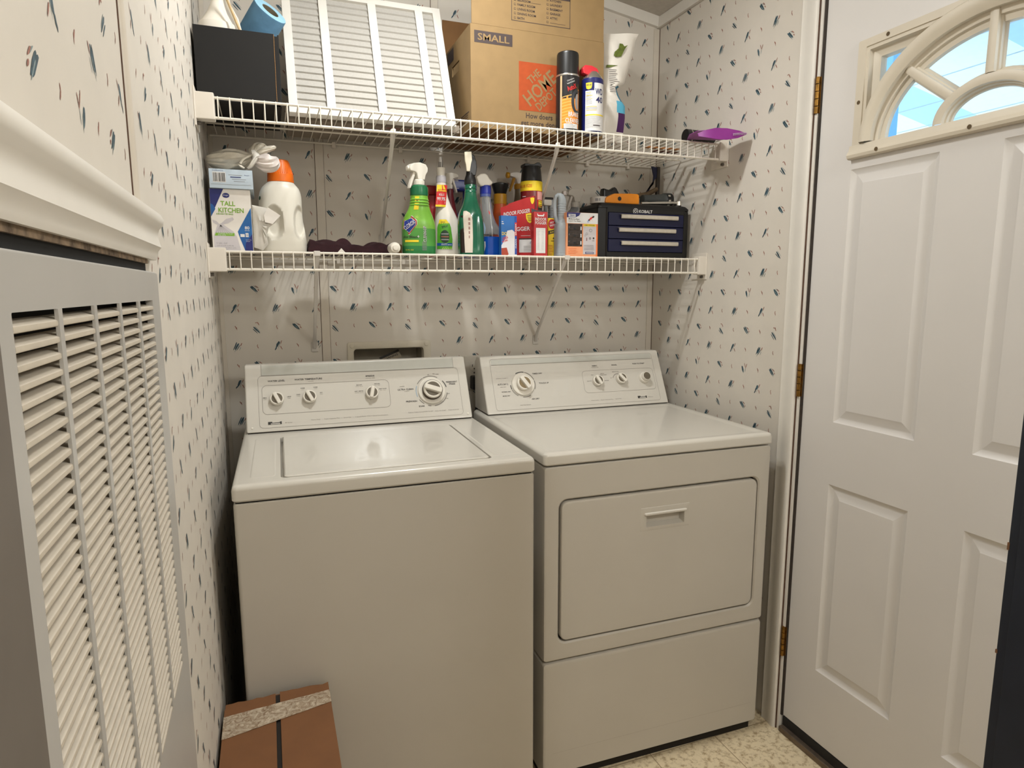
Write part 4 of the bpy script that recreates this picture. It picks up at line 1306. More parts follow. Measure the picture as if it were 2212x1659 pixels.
# ---- black flashlight and purple paddle at the right end
fl_ = thing('flashlight', 'short black flashlight lying at the right end of the upper shelf', 'flashlight', (1.408, -.375, ZU + .0212))
mb = MB()
fx = lambda a, b, c: Vector((c, a, b))
mb.lathe([(.0172, 0), (.0208, .002), (.0208, .016), (.0194, .020), (.0204, .024), (.0204, .062), (.0180, .072), (.0165, .108), (.0135, .111)], m_black, fx, 28)
obj('barrel', mb, fl_)
mb = MB(); mb.lathe([(.0212, .0165), (.0212, .0195)], m_steel, fx, 28); obj('ring', mb, fl_)
m_fan = mat('purple_plastic', (140, 46, 140), 0.35, var=.05)
pd_ = thing('plastic_paddle', 'flat purple plastic paddle with a perforated edge jutting past the upper shelf', 'paddle', (1.452, -.45, SH_HI - .002))
mb = MB()
out = [(-.045, .060), (.004, .055), (.055, .030), (.071, -.030), (.070, -.078), (.040, -.080), (-.005, -.072), (-.060, -.070), (-.094, -.060), (-.088, -.01)]
th = .0016
def pz_(x, y): return .008 + max(0, .010 - abs(x) * .12)
N_ = len(out)
mb.add([(p[0], p[1], pz_(*p)) for p in out] + [(p[0], p[1], pz_(*p) + th) for p in out], [tuple(range(N_))[::-1], tuple(range(N_, 2 * N_))] + [(i, (i + 1) % N_, N_ + (i + 1) % N_, N_ + i) for i in range(N_)], m_fan)
# cupped front edge that shows from the front
tp = [(-.094, -.060, .002), (-.070, -.068, .012), (-.040, -.072, .019), (0, -.0735, .021), (.040, -.080, .016), (.070, -.078, .010)]
bt = [(-.090, -.060, -.006), (-.068, -.070, -.010), (-.040, -.0745, -.013), (0, -.076, -.0125), (.036, -.0815, -.006), (.069, -.0785, .007)]
mb.add(tp + bt, [(6 + i, 7 + i, 1 + i, i) for i in range(5)], m_fan)
mb.add([(p[0], p[1] + .002, p[2]) for p in tp] + [(p[0], p[1] + .002, p[2]) for p in bt], [(i, 1 + i, 7 + i, 6 + i) for i in range(5)], m_fan)
obj('blade', mb, pd_)
mb = MB()
m_dots = mat('perforation_pale', (190, 160, 190), .5)
for k in range(10):
    t = k / 9
    for q in range(2):
        mb.box(.018 + .044 * t, .0205 + .044 * t, -.0832, -.0795, .0000 + q * .0038 + t * .006, .0022 + q * .0038 + t * .006, m_dots)
obj('perforated_edge', mb, pd_)
m_stickw = mat('brown_wood', (150, 96, 48), .6, var=.25, scale=60)
tag(obj('wooden_strip', (lambda m: (m.box(-.065, .065, -.007, .007, 0, .005, m_stickw, .001), m)[1])(MB()), None, loc=(1.395, -.270, ZU)), 'orange-brown wooden strip lying flat near the right end of the upper shelf', 'wood strip')
tag(obj('wooden_strip', (lambda m: (m.box(-.05, .05, -.006, .006, 0, .005, mat('dark_wood', (70, 40, 26), .6, var=.2), .001), m)[1])(MB()), None, loc=(1.440, -.225, ZU)), 'dark brown wooden strip lying flat near the right end of the upper shelf', 'wood strip')

# ================================================================ LOWER SHELF ITEMS
m_tblue = mat('box_blue', (34, 104, 164), .5, var=.12, scale=12, var2=(22, 62, 130))
m_tnavy = mat('box_navy', (32, 38, 104), .5, var=.06)
m_lgreen = mat('print_green', (120, 168, 44), .5, var=.04)
m_pale = mat('print_pale_grey', (196, 190, 192), .6, var=.03)
m_paleb = mat('carton_pale_blue', (190, 204, 216), .55, var=.03)
m_film = mat('bag_film_white', (216, 211, 202), .35, var=.04, scale=40, bump=.4)
m_filmc = mat('bag_film_cream', (206, 198, 182), .4, var=.06, scale=60, bump=.5)
ff_ = frame((0, 0, 0), (1, 0, 0), (0, 0, 1))      # front-facing prints, out = -y

# ---- kitchen bag carton
kb = thing('bin_bag_carton', 'upright white and blue carton of tall kitchen bags at the left of the lower shelf', 'carton', (.0615, -.292, ZL))
x0, x1, h_ = -.0488, .0495, .1585
mb = MB(); mb.box(x0, x1, 0, .16, 0, h_, m_whitec, .0008); obj('carton_body', mb, kb)
mb = MB()
mb.poly(ff_, [(x0 + .0005, .087), (x0 + .0335, h_ - .0005), (x0 + .0005, h_ - .0005)], m_tnavy, .0003)
mb.poly(ff_, [(x0 + .0005, .087), (x0 + .012, .107), (x0 + .006, .118), (x0 + .0005, .12)], m_tblue, .0004)
mb.poly(ff_, [(x1 - .0005, .113), (x1 - .036, .050), (x1 - .030, .030), (x1 - .020, .0005), (x1 - .0005, .0005)], m_tblue, .0003)
mb.poly(ff_, [(x1 - .0005, .045), (x1 - .018, .020), (x1 - .020, .0005), (x1 - .0005, .0005)], m_tnavy, .0004)
mb.disc(ff_, x0 + .039, h_ - .0165, .0085, m_tnavy, .0006, 24, ry=.0062)
mb.text(ff_, 'Kroger', x0 + .039, h_ - .0165, m_lblw, w=.013, h=.0042, shear=.2, c=.0009)
mb.text(ff_, 'TALL', x0 + .0425, .1215, m_lgreen, w=.0355, h=.0120, bold=.03)
mb.text(ff_, 'KITCHEN', x0 + .0495, .1045, m_lgreen, w=.0610, h=.0125, bold=.03)
mb.text(ff_, 'CROSS-TIE BAG', x0 + .0335, .0945, m_lgreen, w=.041, h=.0040, bold=.02)
mb.poly(ff_, [(x0 + .006, .0385), (x0 + .009, .0460), (x0 + .054, .0460), (x0 + .054, .0385)], m_lgreen, .0006)
mb.text(ff_, 'COMPARE TO GLAD', x0 + .032, .0435, m_lblw, w=.036, h=.0026, c=.0009); mb.text(ff_, 'AND SAVE', x0 + .023, .0402, m_lblw, w=.020, h=.0024, c=.0009)
# picture of a tied bag
mb.poly(ff_, [(x0 + .004, .0005), (x0 + .003, .036), (x0 + .014, .066), (x0 + .022, .070), (x0 + .030, .066), (x0 + .052, .050), (x0 + .060, .037), (x0 + .068, .0005)], m_pale, .00035)
mb.poly(ff_, [(x0 + .022, .069), (x0 + .036, .082), (x0 + .052, .087), (x0 + .055, .081), (x0 + .040, .071), (x0 + .024, .066)], m_pale, .00038)
mb.poly(ff_, [(x0 + .020, .067), (x0 + .012, .076), (x0 + .003, .079), (x0 + .004, .072), (x0 + .016, .065)], m_pale, .00038)
for k in range(7):
    mb.poly(ff_, [(x0 + .021, .066), (x0 + .0225, .066), (x0 + .010 + .006 * k, .045), (x0 + .008 + .006 * k, .045)], m_lgrey_ if False else mat('print_soft_line', (172, 166, 168), .6), .0005)
mb.text(ff_, '80', x1 - .0125, .0605, m_lblw, w=.0115, h=.0080, bold=.03, c=.0007)
mb.text(ff_, 'BAGS', x1 - .0125, .0535, m_lblw, w=.0115, h=.0026, c=.0007)
mb.rect(ff_, x1 - .0172, x1 - .0098, .0365, .0470, m_lblw, .0006); mb.text(ff_, '13', x1 - .0135, .0415, m_tnavy, w=.0045, h=.0050, c=.0009)
mb.rect(ff_, x1 - .030, x1 - .0195, .0365, .0440, m_lblw, .0006)
mb.text(ff_, 'Drawstring', x1 - .0105, .029, m_lblw, w=.013, h=.0022, c=.0007); mb.text(ff_, 'Closure', x1 - .0120, .0255, m_lblw, w=.010, h=.0022, c=.0007)
mb.text(ff_, '13 GAL - 0.69', x0 + .022, .0195, m_lgrey, w=.026, h=.0040); mb.text(ff_, '2 FT X 2 FT 3.375 IN', x0 + .030, .0130, m_lgrey, w=.040, h=.0032); mb.text(ff_, '(61.0 CM X 69.5 CM)', x0 + .033, .0070, m_lgrey, w=.046, h=.0030)
obj('printed_label', mb, kb)
# ---- pale blue carton on it
pb = thing('foil_carton', 'small pale blue carton with a barcode lying on the kitchen bag carton', 'carton', (.0665, -.301, ZL + .159))
mb = MB(); mb.box(-.0515, .0530, 0, .20, 0, .048, m_paleb, .0008); obj('carton_body', mb, pb)
mb = MB()
mb.rect(ff_, -.043, -.012, .0145, .0405, m_lblw, .0003)
xx = -.0415
rr = random.Random(2)
while xx < -.0145:
    ww_ = rr.choice((.0006, .001, .0016)); mb.rect(ff_, xx, xx + ww_, .0165, .038, m_ink, .0006); xx += ww_ + rr.choice((.0006, .001, .0014))
mb.text(ff_, 'ALUMINUM FOIL', -.030, .0438, m_tnavy, w=.027, h=.0022)
for k in range(4): mb.lines(ff_, -.005 + .004 * k, .034 - .0052 * k, .034, 1, .004, m_tnavy if k == 1 else m_lgrey, .0022 if k == 1 else .0010, .0004, k)
mb.text(ff_, 'Reyn', .039, .0345, m_tnavy, w=.011, h=.003, c=.0006)
mb.rect(ff_, -.048, .048, .0092, .0098, m_ink2, .0004)
obj('printed_label', mb, pb)

# ---- tied bag of bags lying on top
tb = thing('tied_plastic_bag', 'cream plastic bag tied in a knot lying on the pale blue carton', 'plastic bag', (.095, -.235, ZL + .2073))
def crumple(mb, path, rads, m, n=18, amp=.12, fq=5, seed=1, flat=.62):
    rr = random.Random(seed)
    ph = [rr.uniform(0, 6.3) for _ in range(6)]
    pts = [Vector(p) for p in path]
    vs = []; fs = []
    M_ = len(pts)
    for i, p in enumerate(pts):
        t = (pts[min(M_ - 1, i + 1)] - pts[max(0, i - 1)]).normalized()
        a = t.cross(Vector((0, 0, 1)))
        a = a.normalized() if a.length > .05 else Vector((0, 1, 0))
        b = a.cross(t)
        for k in range(n):
            q = 2 * PI * k / n
            r = rads[i] * (1 + amp * math.sin(fq * q + ph[0] + i * .12) + amp * .6 * math.sin((fq * 2 + 1) * q + ph[1] - i * .3))
            vs.append(p + a * (r * math.cos(q)) + b * (r * flat * math.sin(q)))
    for j in range(M_ - 1):
        for k in range(n):
            fs.append((j * n + k, j * n + (k + 1) % n, (j + 1) * n + (k + 1) % n, (j + 1) * n + k))
    fs.append(tuple(range(n))[::-1]); fs.append(tuple(range((M_ - 1) * n, M_ * n)))
    mb.add(vs, fs, m)
def lerp_path(ctrl, n):
    out = []; rad = []
    secs = [(c[0], c[1], c[2], c[3], 0, 0) for c in ctrl]
    for i in range(len(ctrl) - 1):
        p0 = ctrl[max(0, i - 1)]; p1 = ctrl[i]; p2 = ctrl[i + 1]; p3 = ctrl[min(len(ctrl) - 1, i + 2)]
        for k in range(n):
            t = k / n
            v = [0.5 * (2 * p1[a] + (p2[a] - p0[a]) * t + (2 * p0[a] - 5 * p1[a] + 4 * p2[a] - p3[a]) * t * t + (3 * p1[a] - p0[a] - 3 * p2[a] + p3[a]) * t ** 3) for a in range(4)]
            out.append(v[:3]); rad.append(max(.001, v[3]))
    out.append(ctrl[-1][:3]); rad.append(ctrl[-1][3])
    return out, rad
mb = MB()
P_1, R_1 = lerp_path([(-.084, .01, .030, .006), (-.070, .0, .030, .026), (-.035, 0, .032, .040), (.005, -.01, .036, .032), (.028, -.028, .040, .013), (.033, -.034, .042, .009)], 6)
crumple(mb, P_1, R_1, m_filmc, 40, .07, 9, 3, .72)
obj('bag_body', mb, tb)
mb = MB()
P_1, R_1 = lerp_path([(.030, -.030, .040, .010), (.042, -.040, .030, .018), (.060, -.046, .024, .027), (.078, -.046, .028, .024), (.088, -.044, .040, .006)], 6)
crumple(mb, P_1, R_1, mat('bag_film_pale', (220, 210, 204), .35, var=.04, bump=.4), 40, .08, 8, 5, .85)
P_1, R_1 = lerp_path([(.034, -.036, .044, .009), (.055, -.042, .056, .011), (.080, -.040, .066, .008), (.0865, -.038, .068, .003)], 6)
crumple(mb, P_1, R_1, m_filmc, 24, .10, 6, 6, .7)
P_1, R_1 = lerp_path([(.026, -.02, .05, .008), (.035, -.01, .068, .018), (.055, .0, .075, .014), (.068, .0, .066, .004)], 6)
crumple(mb, P_1, R_1, m_filmc, 24, .12, 7, 9, .6)
P_1, R_1 = lerp_path([(.028, -.050, .042, .007), (.006, -.052, .030, .006), (-.004, -.052, .014, .007), (.006, -.053, .006, .005)], 5)
crumple(mb, P_1, R_1, m_filmc, 16, .08, 3, 4, .5)
P_1, R_1 = lerp_path([(.030, -.052, .052, .006), (.035, -.062, .042, .009), (.032, -.064, .028, .010), (.022, -.062, .012, .008), (.014, -.060, .006, .004)], 5)
crumple(mb, P_1, R_1, m_film, 20, .09, 4, 8, .6)
obj('knot_and_tail', mb, tb)

# ---- detergent jug
m_jug = mat('jug_white_plastic', (226, 221, 208), .38, var=.012, scale=10, spec=.45)
m_ocap = mat('cap_orange', (234, 112, 24), .4, var=.04, scale=40)
JX, JY = .1890, -.185
jg = thing('detergent_jug', 'white laundry detergent jug with an orange cap beside the tall kitchen carton', 'jug', (JX, JY, ZL))
sc = sub([(0, 0, 0, .0600, .044, 3), (.004, 0, 0, .0655, .048, 3), (.030, 0, 0, .0660, .049, 3), (.095, -.001, 0, .0600, .047, 2.8), (.130, -.001, 0, .0580, .046, 2.6), (.160, 0, 0, .0565, .045, 2.4), (.180, .001, 0, .0500, .042, 2.2), (.193, .002, 0, .0390, .036, 2), (.199, .003, 0, .033, .032, 2)], 12)
mb = MB()
mb.loft(sc, m_jug, XYZ, 200)
for v in mb.v:
    if v.y < 0:
        for (cx0, cz0, rx0, rz0, dp) in ((-.021, .083, .027, .050, .020), (.047, .086, .017, .050, .016)):
            q = ((v.x - cx0) / rx0) ** 2 + ((v.z - cz0) / rz0) ** 2
            if q < 1.0:
                k = min(1, (1 - q) / .62)
                v.y += dp * (k * k * (3 - 2 * k))
obj('jug_body', mb, jg)
mb = MB()
prof = [(.0355, .197), (.0360, .203), (.0352, .205), (.0350, .216), (.0340, .218), (.0245, .2545), (.0225, .2575), (.004, .2585)]
vs = []
mb.lathe(prof, m_ocap, lambda a, b, c: Vector((a + .003, b, c)), 48)
for k in range(40):
    a = 2 * PI * k / 40
    p0 = Vector((.003 + .0342 * math.cos(a), .0342 * math.sin(a), .219)); p1 = Vector((.003 + .0250 * math.cos(a), .0250 * math.sin(a), .252))
    mb.tube([p0, p1], .0007, m_ocap, 5)
obj('cap', mb, jg)
mb = MB()
fj = loftmap(sc, -PI / 2, .056)
mb.disc(fj, -.068, .150, .0055, mat('print_dark_green', (30, 70, 40), .5), .0006, 16)
obj('printed_label', mb, jg)
mb = MB(); mb.rect(fj, -.066, -.058, .044, .050, m_tblue, .0005, 3); obj('side_print', mb, jg)

# ---- white bag pulled out of the carton
wb2 = thing('pulled_bin_bag', 'white bin bag bulging out of the right side of the tall kitchen carton', 'plastic bag', (.113, -.262, ZL))
mb = MB()
ol = [(0.0, .012, .004), (0.0, .124, .006), (.034, .118, .012), (.0715, .098, .006), (.056, .078, .010), (.040, .066, .012), (.034, .046, .012), (.036, .020, .010), (.022, .004, .006)]
rr = random.Random(9)
N_ = len(ol)
cpt = (.020, .070)
ringo = []; ringm = []; ringb = []
vs = []; fs = []
levels = [(1.0, 0), (.82, .7), (.55, 1.0), (.25, 1.1)]
per = []
for k in range(N_):
    a, b = ol[k], ol[(k + 1) % N_]
    for t in (0, .33, .66): per.append(tuple(a[q] + (b[q] - a[q]) * t for q in range(3)))
NP = len(per)
for sgn in (-1, 1):
    base = len(vs)
    for (sc_, hh) in levels:
        for i, p_ in enumerate(per):
            x = cpt[0] + (p_[0] - cpt[0]) * sc_; z = cpt[1] + (p_[1] - cpt[1]) * sc_
            if x < 0: x = 0
            y = sgn * (hh * p_[2] * (1 + .25 * math.sin(i * 2.1)) + .0004)
            vs.append((x, y, z))
    for j in range(len(levels) - 1):
        for i in range(NP):
            q = (base + j * NP + i, base + j * NP + (i + 1) % NP, base + (j + 1) * NP + (i + 1) % NP, base + (j + 1) * NP + i)
            fs.append(q if sgn < 0 else q[::-1])
    fs.append(tuple(base + 3 * NP + i for i in range(NP)) if sgn < 0 else tuple(base + 3 * NP + i for i in range(NP))[::-1])
mb.add(vs, fs, m_film)
# stiff shiny corner fold
mb.add([(.040, -.0135, .118), (.0715, -.008, .098), (.050, -.014, .074), (.031, -.0155, .078), (.029, -.016, .096)], [(0, 4, 3, 2, 1)], mat('bag_film_gloss', (226, 220, 212), .12, var=.02))
obj('bag_film', mb, wb2)

# ---- maroon cloth
m_maroon = mat('maroon_cloth', (44, 13, 20), .9, var=.18, scale=90, bump=.4)
mc = thing('folded_cloth', 'crumpled maroon cloth lying beside the detergent jug', 'cloth', (.3795, -.165, ZL))
mb = MB()
NX_, NY_ = 40, 14
def hz(u, v):
    x = -.124 + .254 * u
    base = .030 + .010 * math.sin(5 * u + 1) + .012 * max(0, (u - .55)) * 2
    if .32 < u < .50: base += .018 * math.sin(PI * (u - .32) / .18) * (v > .35)
    if u > .62: base += .010 * math.sin(PI * min(1, (u - .62) / .3))
    e = min(1, v / .25, (1 - v) / .25)
    return max(.002, base * (max(0, e) ** .5) * (1 + .10 * math.sin(23 * u + 5 * v) + .08 * math.sin(11 * v + 9 * u)) * min(1, u / .015 + .55, (1 - u) / .02 + .5))
vs = []; fs = []
for i in range(NX_ + 1):
    for j in range(NY_ + 1):
        u, v = i / NX_, j / NY_
        y = -.068 + .130 * v + .008 * math.sin(7 * u)
        vs.append((-.124 + .252 * u, y, hz(u, v)))
o2 = len(vs)
for i in range(NX_ + 1):
    for j in range(NY_ + 1):
        x, y, z = vs[i * (NY_ + 1) + j]; vs.append((x, y, 0.0))
W_ = NY_ + 1
for i in range(NX_):
    for j in range(NY_):
        q = (i * W_ + j, (i + 1) * W_ + j, (i + 1) * W_ + j + 1, i * W_ + j + 1)
        fs.append(q); fs.append(tuple(o2 + k for k in q[::-1]))
for i in range(NX_):
    for j in (0, NY_):
        fs.append((i * W_ + j, (i + 1) * W_ + j, o2 + (i + 1) * W_ + j, o2 + i * W_ + j))
for j in range(NY_):
    for i in (0, NX_):
        fs.append((i * W_ + j, i * W_ + j + 1, o2 + i * W_ + j + 1, o2 + i * W_ + j))
mb.add(vs, fs, m_maroon)
obj('cloth_fold', mb, mc)
mb = MB(); mb.add([(-.047, -.073, .001), (-.020, -.072, .001), (-.033, -.070, .0155), (-.047, -.0735, .001), (-.020, -.0725, .001), (-.033, -.0705, .0157)], [(0, 1, 2), (5, 4, 3)], m_whitec); obj('care_tag', mb, mc)

# ---- small lying bottle and brown block
lb = thing('lying_bottle', 'small white bottle on its side, cap toward the room, beside the green and white spray', 'bottle', (.4915, -.252, ZL + .0165))
fy_ = lambda a, b, c: Vector((a, -c, b))
mb = MB(); mb.lathe([(.014, -.0), (.0160, .002), (.0162, .020), (.0160, .036), (.0140, .040)], m_white, fy_, 28); obj('bottle_body', mb, lb)
mb = MB(); mb.lathe([(.0145, .040), (.0150, .0415), (.0135, .046), (.0085, .047), (.0080, .052), (.0055, .053)], m_white, lambda a, b, c: Vector((a, -c, b)), 24); obj('cap', mb, lb)
tag(obj('brown_block', (lambda m: (m.box(-.013, .011, -.02, .02, 0, .034, mat('ochre_brown', (104, 74, 30), .7, var=.2), .003), m)[1])(MB()), None, loc=(.5225, -.160, ZL)), 'small ochre-brown block behind the lying white bottle', 'block')

# ---- trigger sprayers
def sprayer(parent, o, s, ang, mh, mt, mc=None, style=0):
    """spray head as three parts: collar, head, trigger. o = neck top, spray direction = local -x turned by ang"""
    ca, sa = math.cos(ang), math.sin(ang)
    o = Vector(o)
    fr = lambda a, b, c: o + Vector((a * ca - b * sa, a * sa + b * ca, c)) * s
    mb = MB()
    mb.lathe([(.0135, -.006), (.0150, -.004), (.0150, .010), (.0120, .013)], mc or mh, fr, 28)
    for k in range(18):
        a = 2 * PI * k / 18
        mb.tube([fr(.0150 * math.cos(a), .0150 * math.sin(a), -.003), fr(.0150 * math.cos(a), .0150 * math.sin(a), .009)], .0007 * s, mc or mh, 5)
    obj('collar', mb, parent)
    mb = MB()
    if style == 0:
        pl_ = [(-.010, .012), (.013, .012), (.0165, .026), (.0235, .036), (.0245, .046), (.0180, .0555), (-.002, .0590), (-.024, .0545), (-.034, .0480), (-.037, .0400), (-.0355, .0330), (-.020, .0320), (-.013, .0275)]
    else:
        pl_ = [(-.009, .012), (.011, .012), (.014, .026), (.016, .040), (.010, .048), (-.010, .051), (-.026, .049), (-.036, .046), (-.037, .036), (-.026, .034), (-.014, .030)]
    mb.prism([(p[0], p[1]) for p in pl_], -.0125, .0125, mh, lambda a, b, c: fr(a, c, b), .0026)
    mb.lathe([(.0062, .0), (.0062, .006), (.0035, .0065)], mh, lambda a, b, c: fr(-.034 - c, a, .0405 + b), 16)
    obj('spray_head', mb, parent)
    mb = MB()
    tr_ = [(-.0215, .0335), (-.0135, .0325), (-.0165, .022), (-.0215, .010), (-.0265, -.002), (-.0315, -.0135), (-.0360, -.0150), (-.0350, -.008), (-.0300, .008), (-.0255, .020)]
    mb.prism(tr_, -.0062, .0062, mt, lambda a, b, c: fr(a, c, b), .0016)
    obj('trigger', mb, parent)

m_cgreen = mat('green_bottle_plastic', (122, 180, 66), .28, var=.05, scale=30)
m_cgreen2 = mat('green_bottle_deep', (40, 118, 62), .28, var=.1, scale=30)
m_cneck = mat('green_neck_wrap', (28, 104, 66), .25, var=.08)
m_lime = mat('print_lime', (176, 214, 96), .35, var=.08, scale=60)
m_blu = mat('print_royal_blue', (30, 50, 140), .45, var=.05)

# green cleaner + bleach bottle
B1 = (.5705, -.250, ZL)
g1 = thing('spray_bottle', 'bright green cleaner spray bottle with a white trigger and a red and blue diamond logo', 'spray bottle', B1)
sc = sub([(0, 0, 0, .0440, .030, 3), (.004, 0, 0, .0485, .034, 3), (.060, 0, 0, .0495, .0345, 2.8), (.090, 0, 0, .0480, .034, 2.6), (.110, .001, 0, .0420, .031, 2.3), (.130, .003, 0, .0330, .027, 2), (.150, .004, 0, .0275, .0255, 2), (.165, .004, 0, .0262, .0250, 2), (.186, .004, 0, .0255, .0245, 2)], 5)
mb = MB()
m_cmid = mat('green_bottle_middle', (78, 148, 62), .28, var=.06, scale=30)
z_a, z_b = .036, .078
ka = max(i for i, s_ in enumerate(sc) if s_[0] <= z_a); kb_ = max(i for i, s_ in enumerate(sc) if s_[0] <= z_b)
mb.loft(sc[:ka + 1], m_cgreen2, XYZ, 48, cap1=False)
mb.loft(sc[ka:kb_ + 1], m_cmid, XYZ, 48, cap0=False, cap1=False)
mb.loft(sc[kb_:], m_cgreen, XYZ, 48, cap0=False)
obj('bottle_body', mb, g1)
mb = MB()
mb.lathe([(.0262, .170), (.0272, .172), (.0268, .180), (.0272, .184), (.0262, .1945), (.0225, .198), (.0175, .201)], m_cneck, lambda a, b, c: Vector((a + .004, b, c)), 36)
for z in (.158, .150, .142): mb.lathe([(.0262 + (.158 - z) * .1, z - .003), (.0285 + (.158 - z) * .12, z), (.0262 + (.158 - z) * .1, z + .003)], m_cgreen, lambda a, b, c: Vector((a + .004, b * .97, c)), 36, cap=False)
obj('neck_wrap', mb, g1)
sprayer(g1, (.004, 0, .2035), 1.03, math.radians(22), m_white, m_white)
mb = MB()
fm1 = loftmap(sc, math.radians(-100), .044)
mb.strip(fm1, [(.128, -.026, -.005), (.150, -.024, -.002), (.166, -.024, -.002)], m_yel, .0006, 5)
mb.text(fm1, '0%', -.012, .152, m_ink, w=.014, h=.009, c=.001, bold=.03); mb.text(fm1, 'NEW', -.013, .140, m_ink, w=.012, h=.004, c=.001)
obj('neck_label', mb, g1)
mb = MB()
def diamond(u, v, a, b, m, c):
    fr_d = [(u, v - b), (u + a, v), (u, v + b), (u - a, v)]
    vs = [fm1(*p_, c) for p_ in fr_d] + [fm1(u, v, c)]
    mb.add(vs, [(0, 1, 4), (1, 2, 4), (2, 3, 4), (3, 0, 4)], m)
def octo(u, v, a, b, m, c):
    pts = [(u - a, v - b * .35), (u - a * .1, v - b), (u + a * .95, v + b * .1), (u + a * .9, v + b * .55), (u + a * .1, v + b), (u - a, v + b * .6)]
    vs = [fm1(*p_, c) for p_ in pts] + [fm1(u, v, c)]
    mb.add(vs, [(i, (i + 1) % 6, 6) for i in range(6)], m)
octo(-.028, .082, .0230, .0285, m_lblw, .0008); octo(-.028, .082, .0215, .0265, mat('print_brick_red', (168, 52, 36), .45), .0012); octo(-.028, .082, .0180, .0220, m_lblw, .0015); octo(-.028, .082, .0168, .0205, m_blu, .0018)
mb.text(fm1, 'CLOROX', -.0285, .083, m_lblw, w=.034, h=.0125, rot=math.radians(38), bold=.03, c=.0026)
mb.text(fm1, 'plus Bleach', -.026, .0485, m_ink, w=.044, h=.0085, bold=.04, c=.0011)
mb.text(fm1, '+', -.0035, .0505, m_lblw, w=.007, h=.007, bold=.08, c=.0013)
mb.strip(fm1, [(.0345, -.042, -.003), (.0405, -.042, -.002)], m_yel, .0008, 6)
mb.text(fm1, 'CLEAN-UP', .020, .058, m_lblw, w=.046, h=.0105, rot=PI / 2 - .0, bold=.07, c=.0012)
mb.text(fm1, 'CLEAN-UP', .021, .0575, m_lgrey, w=.044, h=.009, rot=PI / 2 - .0, bold=.01, c=.0018)
for k in range(8): mb.rect(fm1, .010, .026, .034 - k * .0032, .0352 - k * .0032, m_lgrey, .0008, 3)
for k in range(9):
    a = math.radians(20 + k * 17)
    vs = [fm1(-.010 + .006 * math.cos(a) + .001 * math.sin(a), .098 + .006 * math.sin(a), .0007), fm1(-.010 + .024 * math.cos(a), .098 + .020 * math.sin(a), .0007), fm1(-.010 + .006 * math.cos(a) - .001 * math.sin(a), .098 + .0065 * math.sin(a), .0007)]
    mb.add(vs, [(0, 1, 2)], m_lime)
mb.text(fm1, '32 FL OZ', -.030, .012, m_yel, w=.022, h=.003, c=.001)
obj('printed_label', mb, g1)

# dark red bottle behind
rb = thing('red_bottle', 'dark red bottle half hidden behind the green and the white spray bottles', 'bottle', (.652, -.118, ZL))
m_dred = mat('bottle_dark_red', (140, 24, 26), .35, var=.08)
mb = MB(); mb.loft(sub([(0, 0, 0, .030, .026, 2.6), (.004, 0, 0, .033, .028, 2.6), (.13, 0, 0, .033, .028, 2.5), (.16, 0, 0, .028, .024, 2.2), (.19, 0, 0, .026, .022, 2)], 4), m_dred, XYZ, 32); obj('bottle_body', mb, rb)
mb = MB(); mb.box(-.030, .012, -.020, .020, .190, .222, m_dred, .008); obj('cap', mb, rb)

# white weed spray with a red hang tag
w1 = thing('spray_bottle', 'white spray bottle with a green oval label and a red tag reading 99.9%', 'spray bottle', (.6770, -.185, ZL))
sc = sub([(0, 0, 0, .0395, .030, 3), (.004, 0, 0, .0440, .033, 3), (.050, .001, 0, .0435, .033, 2.8), (.090, -.001, 0, .0400, .032, 2.5), (.125, -.006, 0, .0320, .0285, 2.2), (.155, -.012, 0, .0230, .0235, 2), (.180, -.016, 0, .0180, .019, 2), (.205, -.018, 0, .0155, .0155, 2), (.222, -.018, 0, .0150, .015, 2)], 5)
mb = MB(); mb.loft(sc, m_white, XYZ, 48); obj('bottle_body', mb, w1)
mb = MB()
mb.lathe([(.0155, .221), (.0160, .224), (.0158, .238), (.0140, .242)], mat('clear_grey_collar', (176, 172, 176), .3), lambda a, b, c: Vector((a - .018, b, c)), 28)
mb.lathe([(.0120, .241), (.0125, .250), (.0142, .262), (.0140, .266), (.0060, .267)], m_white, lambda a, b, c: Vector((a - .018, b, c)), 28)
obj('pump_head', mb, w1)
mb = MB(); mb.tube([(-.012, .008, .255), (-.010, .009, .290), (-.011, .009, .302)], .0018, mat('grey_tube', (140, 134, 128), .4), 8); mb.tube([(-.021, .004, .262), (-.020, .004, .284)], .0042, mat('grey_tube', (140, 134, 128), .4), 8); obj('dip_tube', mb, w1)
mb = MB()
ftg = lambda a, b, c=0.0: Vector((-.0265 + a - (b - .16) * -.10, -.0285 - c + abs(a) * .25, b))
mb.strip(ftg, [(.147, -.016, .016), (.212, -.016, .016)], m_lred, 0, 6)
mb.strip(ftg, [(.147, -.016, .016), (.153, -.016, .016)], m_yel, .0003, 6); mb.strip(ftg, [(.192, -.016, .016), (.212, -.016, .004)], m_yel, .0003, 6)
mb.text(ftg, 'SCOTTS', .001, .1955, m_lred, w=.026, h=.0075, bold=.03, c=.0008)
mb.text(ftg, 'KILLS', .0, .1830, m_lblw, w=.016, h=.0065, bold=.04, c=.0006); mb.text(ftg, '99.9%', .0, .1705, m_lblw, w=.026, h=.0105, bold=.06, c=.0006)
mb.rect(ftg, -.013, .013, .1605, .1618, m_lblw, .0005); mb.rect(ftg, -.013, .013, .1565, .1575, m_lblw, .0005)
obj('hang_tag', mb, w1)
mb = MB()
fm2 = loftmap(sc, math.radians(-104), .040)
m_lblg = mat('label_green', (84, 158, 44), .4, var=.12, scale=40)
m_lbld = mat('label_dark_green', (24, 56, 34), .45, var=.15, scale=60)
mb.strip(fm2, [(.018, -.034, .016), (.022, -.035, .017), (.07, -.035, .018), (.09, -.034, .015), (.104, -.030, .009), (.112, -.026, -.002)], m_lblw, .0006, 8)
